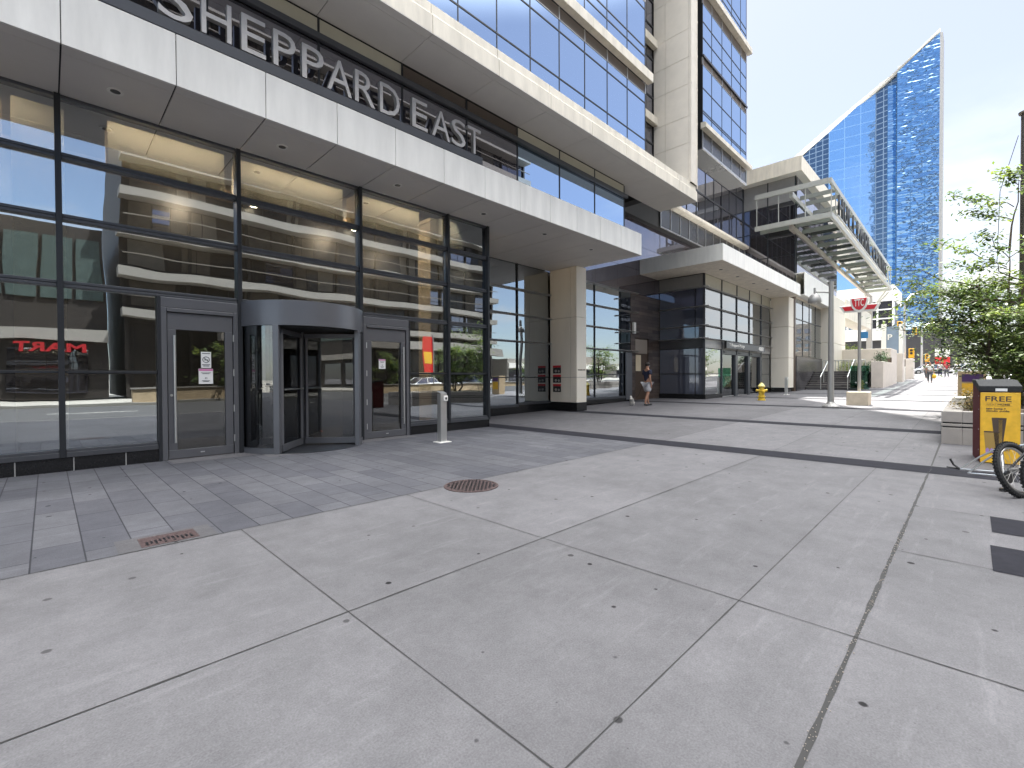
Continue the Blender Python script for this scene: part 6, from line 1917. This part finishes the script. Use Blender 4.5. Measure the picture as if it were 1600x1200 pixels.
c2_ = dup(c0, (26.2, -20.6, .02), 'white saloon car parked in the middle of the row across the road', pi, mats={'body': 'carwhite', 'roof': 'carwhite'})
c3 = dup(c0, (32.8, -20.6, .02), 'dark blue saloon car parked across the road', 0, mats={'body': 'cardark', 'roof': 'cardark'})
c4_ = dup(c0, (40, -20.6, .02), 'silver grey saloon car parked farther along the opposite kerb', pi)
c5 = dup(c0, (52, -20.6, .02), 'second white saloon car parked by the low shop houses', 0, mats={'body': 'carwhite', 'roof': 'carwhite'})
c6 = dup(c0, (92, 4.6, 1.55), 'silver car crossing the far junction at the end of the sidewalk', 2.0); c6['group'] = 'cars at the far junction'
c7 = dup(c0, (95, .6, 1.6), 'white car waiting at the far junction behind the pedestrians', 2.1, mats={'body': 'carwhite', 'roof': 'carwhite'}); c7['group'] = 'cars at the far junction'

# =================================================================== SIGNALS AND SIGNS FAR UP THE STREET
def far_pole(x, y, h, label):
    g = gz(x)
    t = thing('street_light_pole', label, 'street light', (x, y, g), 'pale street light poles at the junction')
    MB().path([(x, y, g), (x, y, g + h)], [.17, .11], 12).ob('pole', 'alu', t, smooth=40)
    q = MB(); q.path([(x, y, g + h - .02), (x + .7, y - .6, g + h + 1.0), (x + 1.0, y - 1.3, g + h + 1.15)], .06, 8); q.ob('arm', 'alu', t, smooth=40)
    q = MB(); q.ball((x + 1.05, y - 1.6, g + h + 1.15), .2, .45, .1); q.ob('lamp_head', 'alu', t, smooth=50)
    return t
far_pole(81, 6.35, 9.8, 'taller pale street light pole with a curved arm at the junction')
t = far_pole(100, 5.7, 7.0, 'shorter pale pole behind with traffic signals on it')
def signal(x, y, z, label, side=False):
    t = thing('traffic_signal', label, 'traffic light', (x, y, z), 'yellow traffic signals at the junction')
    q = MB(); q.box(x - .2, x + .2, y - .28, y + .28, z, z + 1.25); q.ob('housing', 'sigyellow', t, bevel=.03)
    for k in range(3):
        q = MB(); q.tube((x - .2, y, z + .22 + k * .4), (x - .42, y, z + .22 + k * .4), .15, n=12); v_ = q.ob('visor', 'black' if k else 'sigyellow', t)
    return t
signal(79.8, 6.75, 7.3, 'side-on yellow traffic signal high on the taller pole'); signal(80.4, 5.6, 3.7, 'large yellow traffic signal low on the right of the taller pole')
signal(98.8, 6.5, 8.0, 'yellow traffic signal high on the shorter pole'); signal(99.4, 5.0, 3.6, 'small yellow traffic signal low on the shorter pole')
t = thing('parking_sign', 'grey blue P parking sign panel between white uprights above the precast walls', 'sign', (58.9, 5.6, .9))
box('panel', 'signgrey', t, 58.85, 58.95, 5.05, 6.0, 3.4, 6.2); box('upright', 'offwhite', t, 58.8, 59.0, 6.01, 6.4, .9, 6.5); box('upright', 'offwhite', t, 58.8, 59.0, 4.75, 5.04, .9, 6.4)
text('lettering', 'P', .36, .55, .02, (58.84, 5.9, 4.9), '-X', 'offwhite', t, .02); text('lettering', 'indigo', .75, .32, .02, (58.84, 5.92, 3.5), '-X', 'offwhite', t, .01)
t = thing('billboard', 'red and white advertising board on a post behind the far pedestrians', 'sign', (97, 3.1, 1.6))
MB().tube((97, 3.1, 1.5), (97, 3.1, 3.2), .1).ob('post', 'galv', t); box('panel', 'red', t, 96.9, 97.0, 2.3, 4.0, 2.9, 4.2); box('header', 'offwhite', t, 96.9, 97.0, 2.3, 4.0, 4.21, 5.5); text('emblem', 'S', .8, .7, .03, (96.89, 3.55, 4.5), '-X', 'black', t, .03)
# notices on the beige column
for k, z in enumerate((1.47, 1.12, .77)):
    t = thing('wall_notice', ('topmost red and black notice on the beige column', 'middle red and black notice on the beige column', 'lowest red and black notice on the beige column')[k], 'notice', (13.545, 11.07, z), 'red and black notices on the column')
    box('panel', 'black', t, 13.541, 13.549, 10.88, 11.26, z, z + .22); box('red_band', 'red', t, 13.540, 13.549, 10.88, 11.26, z + .222, z + .30)
    q = MB(); q.ball((13.5405, 11.12, z + .09), .001, .06, .05); q.ball((13.5405, 10.98, z + .08), .001, .05, .045); q.ob('picture', 'planter', t)
t = thing('name_plate', 'thin dark lettered name plate on the front of the beige column', 'sign', (13.85, 10.14, 1.58))
text('lettering', 'HULLMARK SHOPS', .44, .045, .006, (13.63, 10.149, 1.57), '-Y', 'bronze', t, .02)
t = thing('wall_lamp', 'slim white vertical wall lamp on the brown stone wall', 'wall lamp', (20.15, 11.65, 3.4))
box('shade', 'offwhite', t, 20.06, 20.26, 11.58, 11.69, 3.43, 3.98, bevel=.02)
t = thing('standpipe', 'short dark standpipe post beside the beige column', 'standpipe', (14.35, 10.5, .1))
q = MB(); q.path([(14.32, 10.5, .06), (14.32, 10.5, .75), (14.32, 10.46, .82)], .04, 8); q.lathe(14.32, 10.5, [(.1, .06), (.1, .09), (.05, .1)], 12); q.ob('pipe', 'black', t, smooth=50)
t = thing('traffic_cone', 'orange traffic cone standing inside the lobby behind the revolving door', 'traffic cone', (4.6, 11.5, .01))
q = MB(); q.lathe(4.6, 11.5, [(.15, .03), (.04, .7), (.001, .71)], 16); q.box(4.42, 4.78, 11.32, 11.68, .012, .03); q.ob('body', 'cone', t, smooth=40)
# residential tower far behind the camera side, seen only mirrored in the blue tower
t = thing('residential_tower', 'dark slab banded high rise seen mirrored in the blue tower glass', 'building', (-50, -45, 0))
box('wall', 'opdark', t, -58, -46, -48, -37, 0, 185)
q = MB()
for k in range(58): q.box(-58.6, -45.4, -48.6, -36.4, 6 + k * 3.1, 6.6 + k * 3.1)
q.ob('floor_bands', 'galv', t)

t = thing('boundary_wall', 'long low tan wall along the opposite sidewalk in front of the parked cars', 'wall', (30, -17.6, 0))
box('body', 'sandwall', t, 3.5, 75, -17.75, -17.4, -.1, .78, bevel=.03); box('coping', 'opbeige', t, 3.45, 75.05, -17.8, -17.35, .781, .86)
